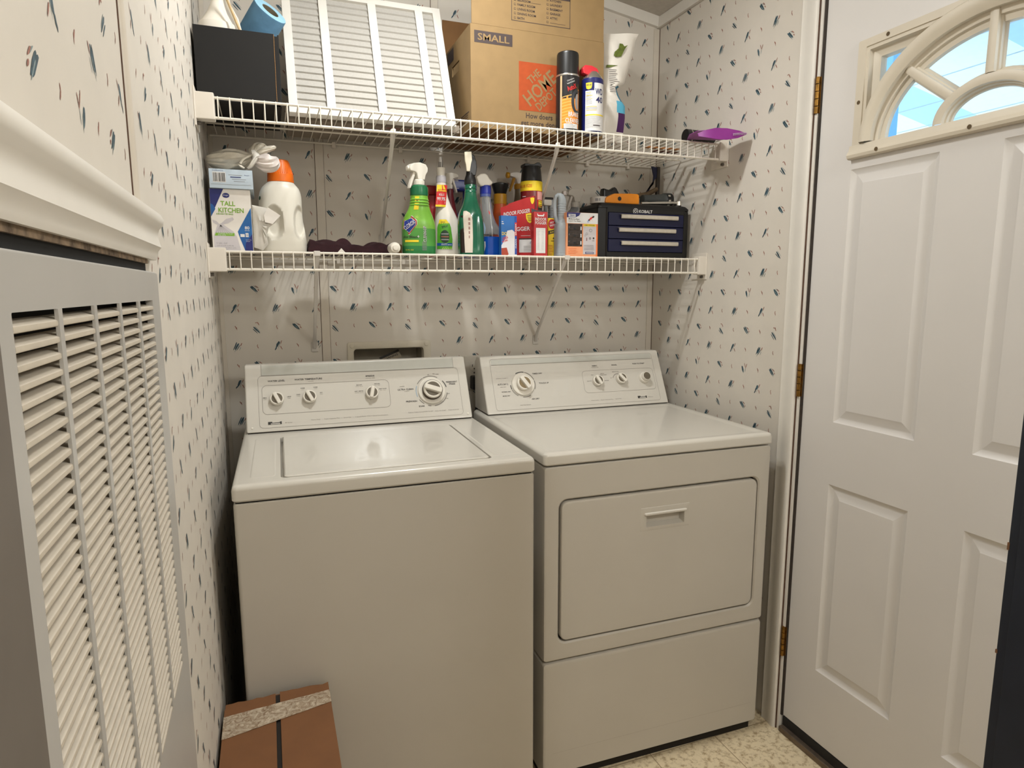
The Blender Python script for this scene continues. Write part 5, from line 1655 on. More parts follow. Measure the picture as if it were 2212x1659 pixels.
mb.strip(fm2, [(.020, -.034, .0145), (.05, -.034, .0155), (.086, -.034, .0125), (.098, -.030, .009)], m_lblg, .0010, 8)
mb.strip(fm2, [(.0955, -.030, .0095), (.1095, -.026, -.001)], m_yel, .0010, 6)
mb.text(fm2, 'BONUS', -.014, .1015, m_ink, w=.014, h=.0045, c=.0014)
vs = [fm2(-.008 + .016 * math.cos(2 * PI * i / 20), .058 + .021 * math.sin(2 * PI * i / 20), .0013) for i in range(20)] + [fm2(-.008, .058, .0013)]
mb.add(vs, [(i, (i + 1) % 20, 20) for i in range(20)], m_lblg)
vs = [fm2(-.010 + .0145 * math.cos(2 * PI * i / 20), .058 + .0195 * math.sin(2 * PI * i / 20), .0017) for i in range(20)] + [fm2(-.010, .058, .0017)]
mb.add(vs, [(i, (i + 1) % 20, 20) for i in range(20)], m_lbld)
mb.text(fm2, 'SPRAY', -.008, .088, m_lbld, w=.022, h=.007, rot=.2, bold=.03, c=.0014)
for k in range(3): mb.rect(fm2, -.021, .002, .047 + .0085 * k, .0505 + .0085 * k, mat('print_bark', (150, 92, 70), .5) if k == 1 else m_lgrey, .0021, 4)
mb.strip(fm2, [(.030, -.034, .0150), (.0385, -.034, .0152)], m_tblue, .0013, 6); mb.text(fm2, 'DUTY', -.012, .0343, m_lblw, w=.017, h=.0048, c=.0017, bold=.02); mb.rect(fm2, -.002, .012, .0325, .0340, m_lblw, .0016, 3)
for k in range(6): mb.add([fm2(-.02 + k * .006, .020, .0013), fm2(-.016 + k * .006, .020, .0013), fm2(-.014 + k * .0055, .028, .0013)], [(0, 1, 2)], m_lime)
obj('printed_label', mb, w1)

# clear-bodied sprayer behind
m_clear = mat('clear_plastic', (225, 228, 230), .12, trans=.82, var=.02, ior=1.2)
s2_ = thing('spray_bottle', 'sprayer with a white trigger and a wine red body standing behind the white spray bottle', 'spray bottle', (.7050, -.110, ZL))
mb = MB(); mb.loft(sub([(0, 0, 0, .026, .022, 2.6), (.004, 0, 0, .029, .024, 2.6), (.11, 0, 0, .029, .024, 2.4), (.15, 0, 0, .022, .020, 2.1), (.20, 0, 0, .0135, .0135, 2), (.216, 0, 0, .0135, .0135, 2)], 4), mat('bottle_wine_red', (88, 22, 30), .3, var=.1), XYZ, 32); obj('bottle_body', mb, s2_)
sprayer(s2_, (-.004, 0, .220), .92, math.radians(198), m_white, m_white, style=1)

# royal blue bottle behind
m_royal = mat('royal_blue_plastic', (30, 46, 140), .3, var=.08)
b2 = thing('handled_bottle', 'royal blue bottle with a loop handle standing against the wall behind the dark green sprayer', 'bottle', (.772, -.070, ZL))
mb = MB()
mb.loft(sub([(0, 0, 0, .036, .026, 2.8), (.004, 0, 0, .039, .028, 2.8), (.10, 0, 0, .039, .028, 2.6), (.14, .004, 0, .034, .026, 2.3), (.165, .010, 0, .026, .024, 2), (.190, .010, 0, .020, .020, 2)], 4), m_royal, XYZ, 36)
obj('bottle_body', mb, b2)
mb = MB(); mb.box(-.052, .034, -.018, .018, .216, .252, m_royal, .006); mb.lathe([(.020, .188), (.020, .218)], m_royal, lambda a, b, c: Vector((a + .010, b, c)), 24)
mb.rect(ff_, -.048, -.030, .246, .2485, m_lblw, .0185); mb.rect(ff_, -.044, -.028, .2225, .2245, m_lblw, .0185)
obj('cap', mb, b2)
mb = MB(); mb.tube([(-.046, 0, .218), (-.052, 0, .200), (-.048, 0, .165), (-.036, 0, .130)], [.007, .0065, .006, .007], m_royal, 10); obj('handle', mb, b2)

# dark green sprayer
m_dg = mat('dark_green_plastic', (16, 92, 66), .18, var=.10, scale=25, coat=.3)
g2 = thing('spray_bottle', 'dark green spray bottle with a black and cream trigger head', 'spray bottle', (.7270, -.268, ZL))
sc = sub([(0, 0, 0, .0340, .028, 3), (.004, 0, 0, .0390, .032, 3), (.060, 0, 0, .0392, .032, 2.8), (.100, -.001, 0, .0385, .031, 2.6), (.125, -.001, 0, .0345, .029, 2.4), (.150, 0, 0, .0250, .024, 2.1), (.170, 0, 0, .0195, .0195, 2), (.186, 0, 0, .0175, .0175, 2), (.200, 0, 0, .0165, .0165, 2), (.212, 0, 0, .0160, .016, 2)], 5)
mb = MB(); mb.loft(sc, m_dg, XYZ, 48)
for v in mb.v:
    if v.y < -.004 and .02 < v.z < .118:
        q = abs(v.x - .011) / .007
        if q < 1: v.y += .003 * (1 - q * q)
obj('bottle_body', mb, g2)
mb = MB(); 
for z in (.186, .197): mb.lathe([(.0170, z - .003), (.0184, z), (.0170, z + .003)], m_dg, XYZ, 32, cap=False)
mb.lathe([(.0175, .208), (.0180, .212), (.0178, .222), (.0130, .235), (.0110, .250)], m_black, XYZ, 32)
obj('collar', mb, g2)
mb = MB()
mb.prism([(-.012, .232), (.014, .232), (.018, .246), (.020, .258), (.017, .276), (.010, .292), (-.006, .298), (-.016, .290), (-.017, .262), (-.014, .246)], -.012, .012, m_black, lambda a, b, c: Vector((a * .8 + .003, c, b)), .004)
obj('spray_head', mb, g2)
mb = MB()
mb.prism([(-.022, .298), (.0, .300), (.001, .276), (-.002, .266), (-.006, .243), (-.016, .243), (-.018, .262), (-.021, .272)], -.019, -.0125, mat('cream_plastic', (216, 208, 186), .4, var=.03), lambda a, b, c: Vector((a + .0, c, b)), .002)
obj('trigger', mb, g2)
mb = MB()
fm3 = loftmap(sc, math.radians(-118), .036)
mb.strip(fm3, [(.006, -.010, .012), (.05, -.012, .0135), (.10, -.014, .0140), (.112, -.015, .012), (.122, -.016, .006), (.128, -.016, -.006)], mat('label_cream', (214, 204, 190), .5, var=.02), .0006, 6)
mb.strip(fm3, [(.006, -.024, -.0105), (.06, -.026, -.012), (.115, -.024, -.014)], mat('label_dark_brown', (40, 24, 20), .4), .0006, 4)
for k in range(5): mb.rect(fm3, .0005, .0065 - k * .0008, .100 - k * .013, .108 - k * .013, mat('print_dusky', (150, 112, 104), .5), .0010, 2)
mb.text(fm3, 'THUNDER', .002, .072, m_inkbr, w=.060, h=.004, rot=PI / 2, c=.0011) if False else None
obj('printed_label', mb, g2)

# blue window cleaner, clear bottle half full
m_bliq = mat('blue_liquid', (22, 76, 168), .15, var=.05, spec=.5)
wx = thing('spray_bottle', 'clear spray bottle of blue window cleaner with a white head and blue collar', 'spray bottle', (.8115, -.215, ZL))
sc = sub([(0, 0, 0, .0290, .024, 2.8), (.004, 0, 0, .0325, .027, 2.8), (.060, 0, 0, .0320, .027, 2.6), (.085, -.003, 0, .0290, .026, 2.4), (.105, -.010, 0, .0235, .0235, 2.1), (.130, -.015, 0, .0195, .020, 2), (.160, -.018, 0, .0175, .018, 2), (.185, -.019, 0, .0165, .0165, 2), (.197, -.019, 0, .0150, .015, 2)], 5)
mb = MB(); mb.loft([q for q in sc if q[0] >= .0601], m_clear, XYZ, 40, cap0=False); obj('bottle_body', mb, wx)
mb = MB()
li = [q for q in sc if q[0] <= .0601]
mb.loft(li, m_bliq, XYZ, 40); obj('liquid', mb, wx)
mb = MB(); mb.lathe([(.0172, .190), (.0178, .192), (.0175, .212), (.0150, .216)], m_royal, lambda a, b, c: Vector((a - .019, b, c)), 28); mb.lathe([(.0172, .182), (.0172, .190)], mat('blue_tint_ring', (70, 84, 140), .3), lambda a, b, c: Vector((a - .019, b, c)), 28); obj('collar', mb, wx)
mb = MB()
mb.prism([(-.034, .240), (-.028, .222), (-.021, .212), (.004, .212), (.012, .216), (.021, .222), (.020, .228), (.010, .236), (.004, .247), (-.006, .252), (-.020, .250)], -.014, .014, m_white, lambda a, b, c: Vector((a - .019, c, b)), .005)
obj('spray_head', mb, wx)
mb = MB(); mb.tube([(-.014, -.004, .196), (-.008, -.008, .13), (.004, -.010, .02)], .0020, m_white, 8); obj('dip_tube', mb, wx)
mb = MB()
fm4 = loftmap(sc, math.radians(-150), .03)
mb.strip(fm4, [(.068, -.012, .002), (.085, -.013, .006), (.100, -.012, .004), (.110, -.010, -.002)], mat('label_pale_blue', (150, 172, 196), .4), .0006, 4)
mb.strip(fm4, [(.012, -.010, -.001), (.030, -.011, .004), (.045, -.011, .003)], m_lblw, .0006, 4)
obj('printed_label', mb, wx)
mb = MB()
fm5 = loftmap(sc, math.radians(-80), .03)
mb.strip(fm5, [(.128, -.004, .0005), (.138, -.006, -.002)], m_lred, .0006, 2)
obj('shoulder_print', mb, wx)

# black-capped yellow bottle and yellow sprayer behind
m_oran = mat('bottle_orange', (206, 92, 34), .4, var=.06)
m_gold = mat('bottle_gold', (196, 142, 26), .4, var=.06)
bk = thing('yellow_bottle', 'orange and yellow bottle with a black flared cap behind the red fogger carton', 'bottle', (.8790, -.110, ZL))
mb = MB(); mb.loft(sub([(0, 0, 0, .024, .022, 2.4), (.004, 0, 0, .027, .025, 2.4), (.12, 0, 0, .027, .025, 2.2), (.150, 0, 0, .024, .022, 2), (.176, 0, 0, .0215, .0205, 2)], 4), m_oran, XYZ, 32); obj('bottle_body', mb, bk)
mb = MB(); mb.lathe([(.0215, .176), (.0220, .178), (.0218, .206), (.0195, .209)], m_gold, XYZ, 28); obj('collar', mb, bk)
mb = MB(); mb.lathe([(.0195, .208), (.0215, .214), (.0255, .228), (.0285, .236), (.0280, .241), (.012, .246)], m_black, XYZ, 28); obj('cap', mb, bk)
yt = thing('spray_bottle', 'spray bottle with a yellow trigger standing behind the red spray can', 'spray bottle', (.9640, -.062, ZL))
mb = MB(); mb.loft(sub([(0, 0, 0, .025, .022, 2.6), (.004, 0, 0, .028, .025, 2.6), (.12, 0, 0, .027, .024, 2.4), (.17, 0, 0, .021, .02, 2.1), (.215, 0, 0, .0145, .0145, 2), (.235, 0, 0, .0140, .014, 2)], 4), mat('smoky_bottle', (128, 116, 92), .3, var=.05), XYZ, 32); obj('bottle_body', mb, yt)
sprayer(yt, (-.001, 0, .240), .98, math.radians(4), m_whitec, m_gold, m_gold, style=1)
mb = MB(); mb.lathe([(.0088, 0), (.0100, .003), (.0100, .010), (.0060, .0125)], m_gold, lambda a, b, c: Vector((-.034 - c, a, .2795 + b)), 20); obj('nozzle_cap', mb, yt)

# red insect spray can
rd = thing('spray_can', 'red insect spray can with a yellow band and black cap behind the fogger carton', 'spray can', (.9490, -.2100, ZL))
m_rred = mat('can_red', (176, 34, 34), .3, var=.06)
m_rdk = mat('can_maroon', (108, 22, 24), .3, var=.06)
r_ = .0350
mb = MB(); mb.lathe([(r_ - .002, 0), (r_, .002), (r_, .204), (r_ - .001, .206)], m_rred, XYZ, 40); obj('can_body', mb, rd)
mb = MB()
prof = [(r_ - .0005, .2355), (r_ - .0012, .240), (r_ - .004, .268), (r_ - .0065, .283)]
mb.lathe(prof, m_black, XYZ, 40)
mb.prism([(-.0295, .280), (-.0295, .2895), (-.022, .2900), (-.008, .2875), (.004, .2890), (.012, .2940), (.020, .2945), (.0265, .288), (.0285, .280)], -.020, .020, m_black, lambda a, b, c: Vector((a, c, b)), .002)
obj('cap', mb, rd)
mb = MB(); mb.lathe([(r_ + .0004, .205), (r_ + .0008, .207), (r_ + .0006, .234), (r_ - .001, .236)], m_yel, XYZ, 40); obj('yellow_band', mb, rd)
mb = MB()
fr5 = cylmap(0, 0, r_, math.radians(-112))
mb.text(fr5, 'VALUE SIZE', -.024, .2195, m_oran, w=.052, h=.0090, bold=.04, c=.0012)
mb.strip(fr5, [(.150, -.05, .018), (.204, -.05, .018)], m_rdk, .0003, 8)
mb.strip(fr5, [(.178, .020, .046), (.203, .020, .046)], mat('print_pink', (224, 162, 156), .4), .0004, 4); mb.strip(fr5, [(.160, .024, .044), (.176, .024, .044)], m_yel, .0005, 4); mb.strip(fr5, [(.146, .022, .044), (.158, .022, .044)], m_ink, .0005, 4)
mb.strip(fr5, [(.120, .022, .042), (.143, .022, .042)], mat('label_cream', (214, 204, 190), .5), .0005, 4); mb.rect(fr5, .028, .036, .127, .136, m_inkbr, .0008, 2)
for k in range(3): mb.rect(fr5, .024, .040, .171 - k * .008, .1725 - k * .008, m_ink if k < 2 else m_yel, .0008, 2)
mb.rect(fr5, -.032, -.018, .187, .1885, m_lblw, .0006, 3)
obj('printed_label', mb, rd)

# fogger cartons
m_fred = mat('carton_red', (176, 38, 40), .45, var=.05, scale=20)
fg1 = thing('fogger_carton', 'big red indoor fogger carton turned at an angle in the middle of the lower shelf', 'carton', (.8450, -.2070, ZL))
ang = math.atan2(-.072, .110)
fg1.rotation_euler = (0, 0, ang)
L_ = .1095
mb = MB()
mb.prism([(0, 0), (L_, 0), (L_, .186), (L_ * .74, .1800), (L_ * .26, .1650), (L_ * .19, .1590), (0, .1530)], 0, -.016, m_fred, ff_, .0005)
obj('carton_body', mb, fg1)
mb = MB()
mb.text(ff_, 'INDOOR FOGGER', L_ * .48, .1365, m_lblw, w=.086, h=.0120, rot=.12, shear=.2, bold=.05, c=.0006)
def shield(u, v, a, b):
    pts = [(u - a, v + b), (u, v + b * 1.15), (u + a, v + b), (u + a * .9, v), (u + a * .5, v - b * .7), (u, v - b), (u - a * .5, v - b * .7), (u - a * .9, v)]
    mb.poly(ff_, pts, m_yel, .0005)
shield(L_ * .955 - .002, .170, .0065, .0095); shield(L_ * .865, .117, .0130, .0145)
for k in range(4): mb.rect(ff_, L_ * .865 - .009 + .001 * k, L_ * .865 + .009 - .001 * k, .1255 - k * .0052, .1270 - k * .0052, m_inkbr, .0008)
mb.text(ff_, 'FOGGER', L_ * .57, .0855, m_lblw, w=.066, h=.0125, rot=.03, bold=.05, c=.0006)
mb.rect(ff_, L_ * .60, L_ * .88, .0640, .0650, m_lblw, .0005)
mb.rect(ff_, L_ * .55, L_ * .985, .0525, .0565, m_ink, .0005); mb.rect(ff_, L_ * .55, L_ * .985, .0125, .0525, m_lblw, .0005)
mb.disc(ff_, L_ * .90, .0420, .0030, m_blu, .0008, 12, ry=.0042); mb.disc(ff_, L_ * .90, .0417, .0019, m_lblw, .001, 12, ry=.003)
mb.lines(ff_, L_ * .68, .0315, .034, 4, .0048, m_lgrey, .0014, .0008, 3)
obj('printed_label', mb, fg1)
fg2 = thing('fogger_carton', 'narrow red indoor fogger carton with a white text panel beside the yellow box', 'carton', (.9440, -.2990, ZL))
fg2.rotation_euler = (0, 0, -.05)
mb = MB(); mb.box(-.0225, .0225, 0, .025, 0, .134, m_fred, .0008); mb.prism([(-.022, .134), (.022, .134), (.0225, .140), (-.006, .1405), (-.022, .146)], -.022, -.0245, m_canblk, ff_); obj('carton_body', mb, fg2)
mb = MB()
mb.text(ff_, 'INDOOR', .0, .1115, m_lblw, w=.037, h=.0095, bold=.05, c=.0005); mb.text(ff_, 'FOGGER', .0005, .1005, m_lblw, w=.037, h=.0095, bold=.05, c=.0005)
mb.rect(ff_, -.0155, .0155, .0085, .0850, m_lblw, .0004); mb.poly(ff_, [(-.010, .120), (.010, .120), (.012, .128), (.009, .128), (.007, .124), (-.008, .124), (-.010, .128), (-.012, .128)], m_lblw, .0005)
for c_ in (-.012, .003): mb.lines(ff_, c_, .0800, .009, 14, .0047, m_pale, .0013, .0007, int(c_ * 1000) + 20)
obj('printed_label', mb, fg2)

# sponge carton (blue and white)
er = thing('sponge_carton', 'slim blue and white sponge carton standing in front of the blue window cleaner', 'carton', (.8440, -.2860, ZL))
m_eb = mat('carton_sky_blue', (36, 104, 176), .45, var=.08, scale=20)
mb = MB(); mb.box(-.0258, .0258, 0, .021, 0, .1200, m_eb, .0008); obj('carton_body', mb, er)
mb = MB()
m_ew = mat('print_soft_white', (214, 212, 214), .5, var=.03)
mb.poly(ff_, [(-.0253, .0005), (-.0253, .030), (-.012, .052), (-.006, .075), (.010, .078), (.0253, .066), (.0253, .0005)], m_ew, .0004)
mb.poly(ff_, [(-.0253, .0005), (-.0253, .022), (-.008, .024), (-.002, .004), (-.006, .0005)], mat('print_rust', (168, 66, 44), .5), .0006)
mb.text(ff_, 'DO', -.0155, .066, m_yel, w=.016, h=.010, bold=.05, c=.0008); mb.text(ff_, 'LESS', -.013, .053, m_lred, w=.018, h=.007, rot=.35, bold=.05, c=.0010); mb.text(ff_, 'WORK', -.014, .044, m_lred, w=.020, h=.006, rot=.35, bold=.04, c=.0010)
mb.rect(ff_, .0185, .0250, .004, .118, mat('print_deep_blue', (30, 70, 156), .45), .0007); mb.rect(ff_, .0185, .0250, .060, .100, m_lred, .0009); mb.text(ff_, 'ERASER', .0218, .080, m_lblw, w=.034, h=.0042, rot=PI / 2, bold=.03, c=.0012)
mb.text(ff_, 'CLEAN', .0218, .036, m_lblw, w=.028, h=.0042, rot=PI / 2, bold=.03, c=.0012)
mb.rect(ff_, -.024, -.017, .094, .0965, m_lblw, .0006); mb.rect(ff_, -.024, -.019, .100, .1025, m_lblw, .0006)
obj('printed_label', mb, er)

# yellow box
yb = thing('yellow_carton', 'narrow yellow carton with a red seal between the fogger carton and the grey bottle', 'carton', (1.0065, -.2520, ZL))
mb = MB(); mb.box(-.0160, .0155, 0, .026, 0, .1215, mat('carton_yellow', (226, 190, 24), .45, var=.04), .0006); obj('carton_body', mb, yb)
mb = MB()
mb.disc(ff_, -.004, .103, .0125, mat('print_crimson', (170, 30, 34), .5), .0004, 24, ry=.0155); mb.text(ff_, 'HOT', -.003, .108, m_lblw, w=.014, h=.006, rot=.2, bold=.04, c=.0007); mb.text(ff_, 'SHOT', -.003, .099, m_lblw, w=.016, h=.006, rot=.2, bold=.04, c=.0007)
mb.poly(ff_, [(-.0158, .070), (.0135, .0765), (.0135, .0880), (-.0158, .0815)], m_ink, .0004); mb.text(ff_, 'BAIT', -.001, .0790, m_yel, w=.018, h=.0045, rot=.21, c=.0008)
mb.poly(ff_, [(-.001, .0565), (.005, .0565), (.002, .0625)], m_ink, .0004); mb.lines(ff_, -.006, .0520, .014, 2, .003, m_inkbr, .001, .0005); mb.lines(ff_, -.015, .036, .018, 7, .0048, mat('print_crimson', (170, 30, 34), .5), .0014, .0005, 3)
obj('printed_label', mb, yb)

# grey bottles with loop grip
m_gry = mat('grey_bottle_plastic', (150, 156, 160), .38, var=.03, scale=20)
def grey_bottle(x, y, label, white):
    t = thing('grip_bottle', label, 'bottle', (x, y, ZL))
    mb = MB()
    sc = sub([(0, 0, 0, .0195, .020, 3.4), (.002, 0, 0, .0215, .0225, 3.4), (.009, 0, 0, .0213, .0222, 3.4), (.0105, 0, 0, .0205, .0215, 3.4), (.012, 0, 0, .0213, .0222, 3.4), (.095, 0, 0, .0205, .0220, 3.4), (.105, .001, 0, .0190, .0200, 3), (.113, .002, 0, .0145, .0170, 2.6), (.118, .002, 0, .0135, .0160, 2.6)], 3)
    mb.loft(sc, m_gry, XYZ, 40)
    obj('bottle_body', mb, t)
    mb = MB()
    gsec = [(.112, .002, 0, .0150, .0120, 3), (.120, .002, 0, .0132, .0105, 3)]
    for k in range(6):
        z = .126 + k * .0075
        gsec += [(z, .002, 0, .0130, .0104, 3), (z + .0016, .002, 0, .0138, .0112, 3), (z + .0050, .002, 0, .0138, .0112, 3), (z + .0066, .002, 0, .0130, .0104, 3)]
    gsec += [(.178, .0015, 0, .0130, .0104, 3), (.188, -.001, 0, .0122, .0098, 2.6), (.195, -.004, 0, .0095, .0080, 2.2), (.198, -.005, 0, .0050, .0045, 2)]
    mb.loft(gsec, m_gry, XYZ, 24)
    mb.tube([(-.002, 0, .190), (-.012, 0, .1925), (-.0195, 0, .187), (-.0225, 0, .176), (-.0230, 0, .160), (-.0215, 0, .130), (-.0170, 0, .112), (-.010, 0, .104)], [.0070, .0066, .0062, .006, .006, .006, .0065, .006], m_gry, 12)
    obj('loop_grip', mb, t)
    if white:
        mb = MB(); mb.box(-.034, -.004, -.012, .012, .172, .193, m_white, .005); mb.box(-.030, .002, -.010, .010, .192, .200, m_black, .003); obj('cap', mb, t)
    return t
grey_bottle(1.0310, -.262, 'grey bottle with a ribbed loop grip just left of the ant bait carton', False)
grey_bottle(1.0480, -.150, 'grey bottle with a white and black cap behind the front grey bottle', True)

# clear sprayer behind the ant bait
n3 = thing('spray_bottle', 'clear spray bottle with a frosted white head behind the ant bait carton', 'spray bottle', (1.1365, -.120, ZL))
m_fro = mat('frosted_plastic', (198, 192, 182), .4, trans=.25, var=.03)
mb = MB(); mb.loft(sub([(0, 0, 0, .030, .026, 2.6), (.004, 0, 0, .033, .028, 2.6), (.12, 0, 0, .033, .028, 2.4), (.15, 0, 0, .026, .024, 2.1), (.167, .012, 0, .018, .018, 2), (.176, .014, 0, .015, .015, 2)], 4), m_clear, XYZ, 32); obj('bottle_body', mb, n3)
sprayer(n3, (.014, 0, .181), 1.0, math.radians(8), m_fro, m_fro)
mb = MB(); mb.box(-.036, -.020, -.009, .009, .213, .229, mat('white_nozzle_pinkish', (216, 206, 200), .4), .004); obj('nozzle_cap', mb, n3)

# ant bait carton
ab = thing('ant_bait_carton', 'white and orange ant bait carton with a dark window, left of the tool chest', 'carton', (1.0915, -.2920, ZL))
m_abo = mat('carton_peach', (236, 158, 112), .5, var=.05); m_aboo = mat('carton_orange_edge', (236, 122, 62), .5, var=.04)
x0, x1, h_ = -.0555, .0555, .1375
mb = MB(); mb.box(x0, x1, 0, .034, 0, h_, m_abo, .0006); obj('carton_body', mb, ab)
mb = MB()
m_win = mat('clear_window_dark', (58, 50, 46), .2, var=.4, scale=60)
mb.rect(ff_, x0 + .0005, x1 - .0005, h_ - .034, h_ - .0005, m_lblw, .0003)
mb.poly(ff_, [(x0 + .0005, h_ - .0005), (x0 + .0005, h_ - .016), (x0 + .030, h_ - .0155), (x0 + .043, h_ - .010), (x0 + .049, h_ - .0005)], m_tnavy, .0005)
mb.rect(ff_, x0 + .006, x0 + .031, h_ - .0140, h_ - .0055, m_lblw, .0008); mb.text(ff_, 'TERRO', x0 + .0185, h_ - .0098, m_tnavy, w=.021, h=.005, bold=.03, c=.0011)
mb.text(ff_, 'Multi-Surface', x0 + .0255, h_ - .0205, m_ink, w=.038, h=.0044, bold=.03, c=.0006); mb.text(ff_, 'Liquid Ant Baits', x0 + .0275, h_ - .0270, m_ink, w=.042, h=.0044, bold=.03, c=.0006)
mb.rect(ff_, x0 + .004, x0 + .055, .032, .1025, m_win, .0004)
for k in range(3):
    zc = .043 + k * .0225
    mb.rloft([(x0 + .007, x0 + .046, zc - .006, zc + .007, .004, .0006), (x0 + .009, x0 + .044, zc - .004, zc + .005, .004, .0016)], m_win, ff_)
    mb.disc(ff_, x0 + .028, zc, .0045, m_black, .0020, 14, ry=.0035); mb.rect(ff_, x0 + .0485, x0 + .0525, zc - .005, zc + .006, m_lblw, .0008)
mb.rect(ff_, x0 + .0585, x1 - .006, .0080, .0960, m_pale, .0004); mb.rect(ff_, x0 + .0600, x1 - .0085, .0955, .1025, m_yel, .0006); mb.text(ff_, '4 BAIT STATIONS', x0 + .081, .0990, m_ink, w=.036, h=.0042, bold=.03, c=.0009)
mb.rect(ff_, x1 - .0060, x1 - .0003, .0003, .1030, m_aboo, .0005)
for (u, v, r) in ((.085, .083, .0055), (.071, .072, .004), (.066, .066, .003)):
    mb.disc(ff_, x0 + u, v, r, m_lgrey, .0007, 14, r0=r * .7)
mb.disc(ff_, x0 + .083, .058, .0034, m_ink, .0008, 12, r0=.0018); mb.rect(ff_, x0 + .093, x0 + .0985, .056, .0615, m_ink, .0007); mb.rect(ff_, x0 + .069, x0 + .073, .050, .060, mat('print_mauve', (140, 108, 110), .5), .0007); mb.rect(ff_, x0 + .091, x0 + .099, .0500, .0518, m_ink2, .0007)
mb.lines(ff_, x0 + .062, .036, .038, 4, .0046, m_inkbr, .0009, .0007, 5)
mb.rloft([(x0 + .0665, x1 - .0135, .0095, .0155, .001, .0006), (x0 + .0667, x1 - .0137, .0097, .0153, .001, .0009)], m_tnavy, ff_); mb.rect(ff_, x0 + .0685, x1 - .0155, .0115, .0135, m_lblw, .0012)
mb.lines(ff_, x0 + .007, .0255, .036, 4, .0052, m_aboo, .0011, .0005, 7)
# printed ant
for (u, v, a, b, m) in ((.085, .1205, .0075, .0028, m_lred), (.0785, .1150, .0028, .0026, m_ink), (.0935, .1255, .0045, .0028, m_ink)):
    mb.disc(lambda p_, q_, c=0.0, u=u, v=v: ff_(x0 + u + p_ * .80 - q_ * .60, v + p_ * .60 + q_ * .80, c), 0, 0, a, m, .0008, 16, ry=b)
for k in range(6):
    a = math.radians((20, 70, 120, 200, 250, 300)[k]); p0 = (x0 + .086, .1205)
    d_ = (math.cos(a), math.sin(a))
    mb.poly(ff_, [(p0[0] - d_[1] * .0004, p0[1] + d_[0] * .0004), (p0[0] + d_[0] * .0125 - d_[1] * .0003, p0[1] + d_[1] * .0105), (p0[0] + d_[0] * .0125 + d_[1] * .0003, p0[1] + d_[1] * .0105), (p0[0] + d_[1] * .0004, p0[1] - d_[0] * .0004)], m_aboo, .0007)
mb.disc(ff_, x0 + .0755, .1110, .0040, mat('print_droplet', (176, 186, 214), .4), .0006, 14)
obj('printed_label', mb, ab)

# ---- tool chest
m_tool = mat('tool_chest_black', (20, 19, 18), .45, var=.08, scale=30)
m_toolb = mat('drawer_navy', (15, 19, 56), .4, var=.08, scale=20)
m_alu = mat('brushed_bar', (206, 198, 184), .35, metal=.35, var=.06, scale=90)
tx0 = 1.1725
tc_ = thing('tool_chest', 'black three-drawer tool chest with navy drawers at the right of the lower shelf', 'tool chest', (tx0, -.246, ZL))
TW, TH, TD = .3575, .178, .205
mb = MB()
mb.rloft([(0, TW, 0, .166, .006, -TD), (0, TW, 0, .166, .006, -.012), (.002, TW - .002, .002, .164, .006, -.006), (.030, TW - .014, .004, .164, .004, -.004), (.034, TW - .020, .004, .164, .004, 0), (.036, TW - .024, .020, .150, .003, 0), (.036, TW - .024, .020, .150, .003, -.010)], m_tool, ff_, cap0=True, k=3)
obj('chest_body', mb, tc_)
mb = MB()
mb.rloft([(.0, TW, .0, TD, .012, .1635), (.0, TW, .0, TD, .012, .170), (.006, TW - .010, .004, TD, .012, .178), (.030, TW - .018, .012, TD - .01, .012, .181), (.038, TW - .026, .020, TD - .018, .010, .176)], m_tool, XYZ, cap0=True, k=5)
mb.box(TW - .020, TW - .014, .03, TD - .02, .178, .192, m_tool, .002)
obj('lid', mb, tc_)
for k, (dz0, dz1, hx, hw) in enumerate(((.107, .149, .082, .222), (.064, .1055, .0745, .2215), (.0215, .0625, .085, .2215))):
    mb = MB()
    mb.rloft([(.0375, TW - .0255, dz0, dz1, .002, -.009), (.0375, TW - .0255, dz0, dz1, .002, .001), (.0385, TW - .0265, dz0 + .001, dz1 - .001, .002, .0025)], m_toolb, ff_, k=2)
    dw = obj('drawer', mb, tc_)
    mb = MB()
    zt_ = dz1 - .006
    mb.prism([(0, .0025), (0, .011), (-.0025, .0135), (-.011, .0135), (-.0135, .011), (-.0135, .0085), (-.0015, .0085), (-.0015, .0025)], hx - .001, hx + hw, m_alu, lambda a, b, c: ff_(c, zt_ + a, b))
    obj('drawer_pull', mb, dw, 'pale aluminium drawer pull')
mb = MB()
ux, uz = .143, .1555
mb.disc(ff_, ux - .002, uz, .0098, m_lblw, .0006, 28, r0=.0082); mb.disc(ff_, ux - .002, uz, .0060, m_lblw, .0006, 24)
for a in (.7, 2.3): mb.poly(lambda p_, q_, c=0.0, a=a: ff_(ux - .002 + p_ * math.cos(a) - q_ * math.sin(a), uz + p_ * math.sin(a) + q_ * math.cos(a), c), [(-.0058, -.0012), (.0058, -.0012), (.0058, .0012), (-.0058, .0012)], m_tool, .0009)
mb.text(ff_, 'KOBALT', ux + .0375, uz, m_lblw, w=.052, h=.0105, bold=.06, c=.0006)
obj('maker_logo', mb, tc_)
ZT = ZL + .1815
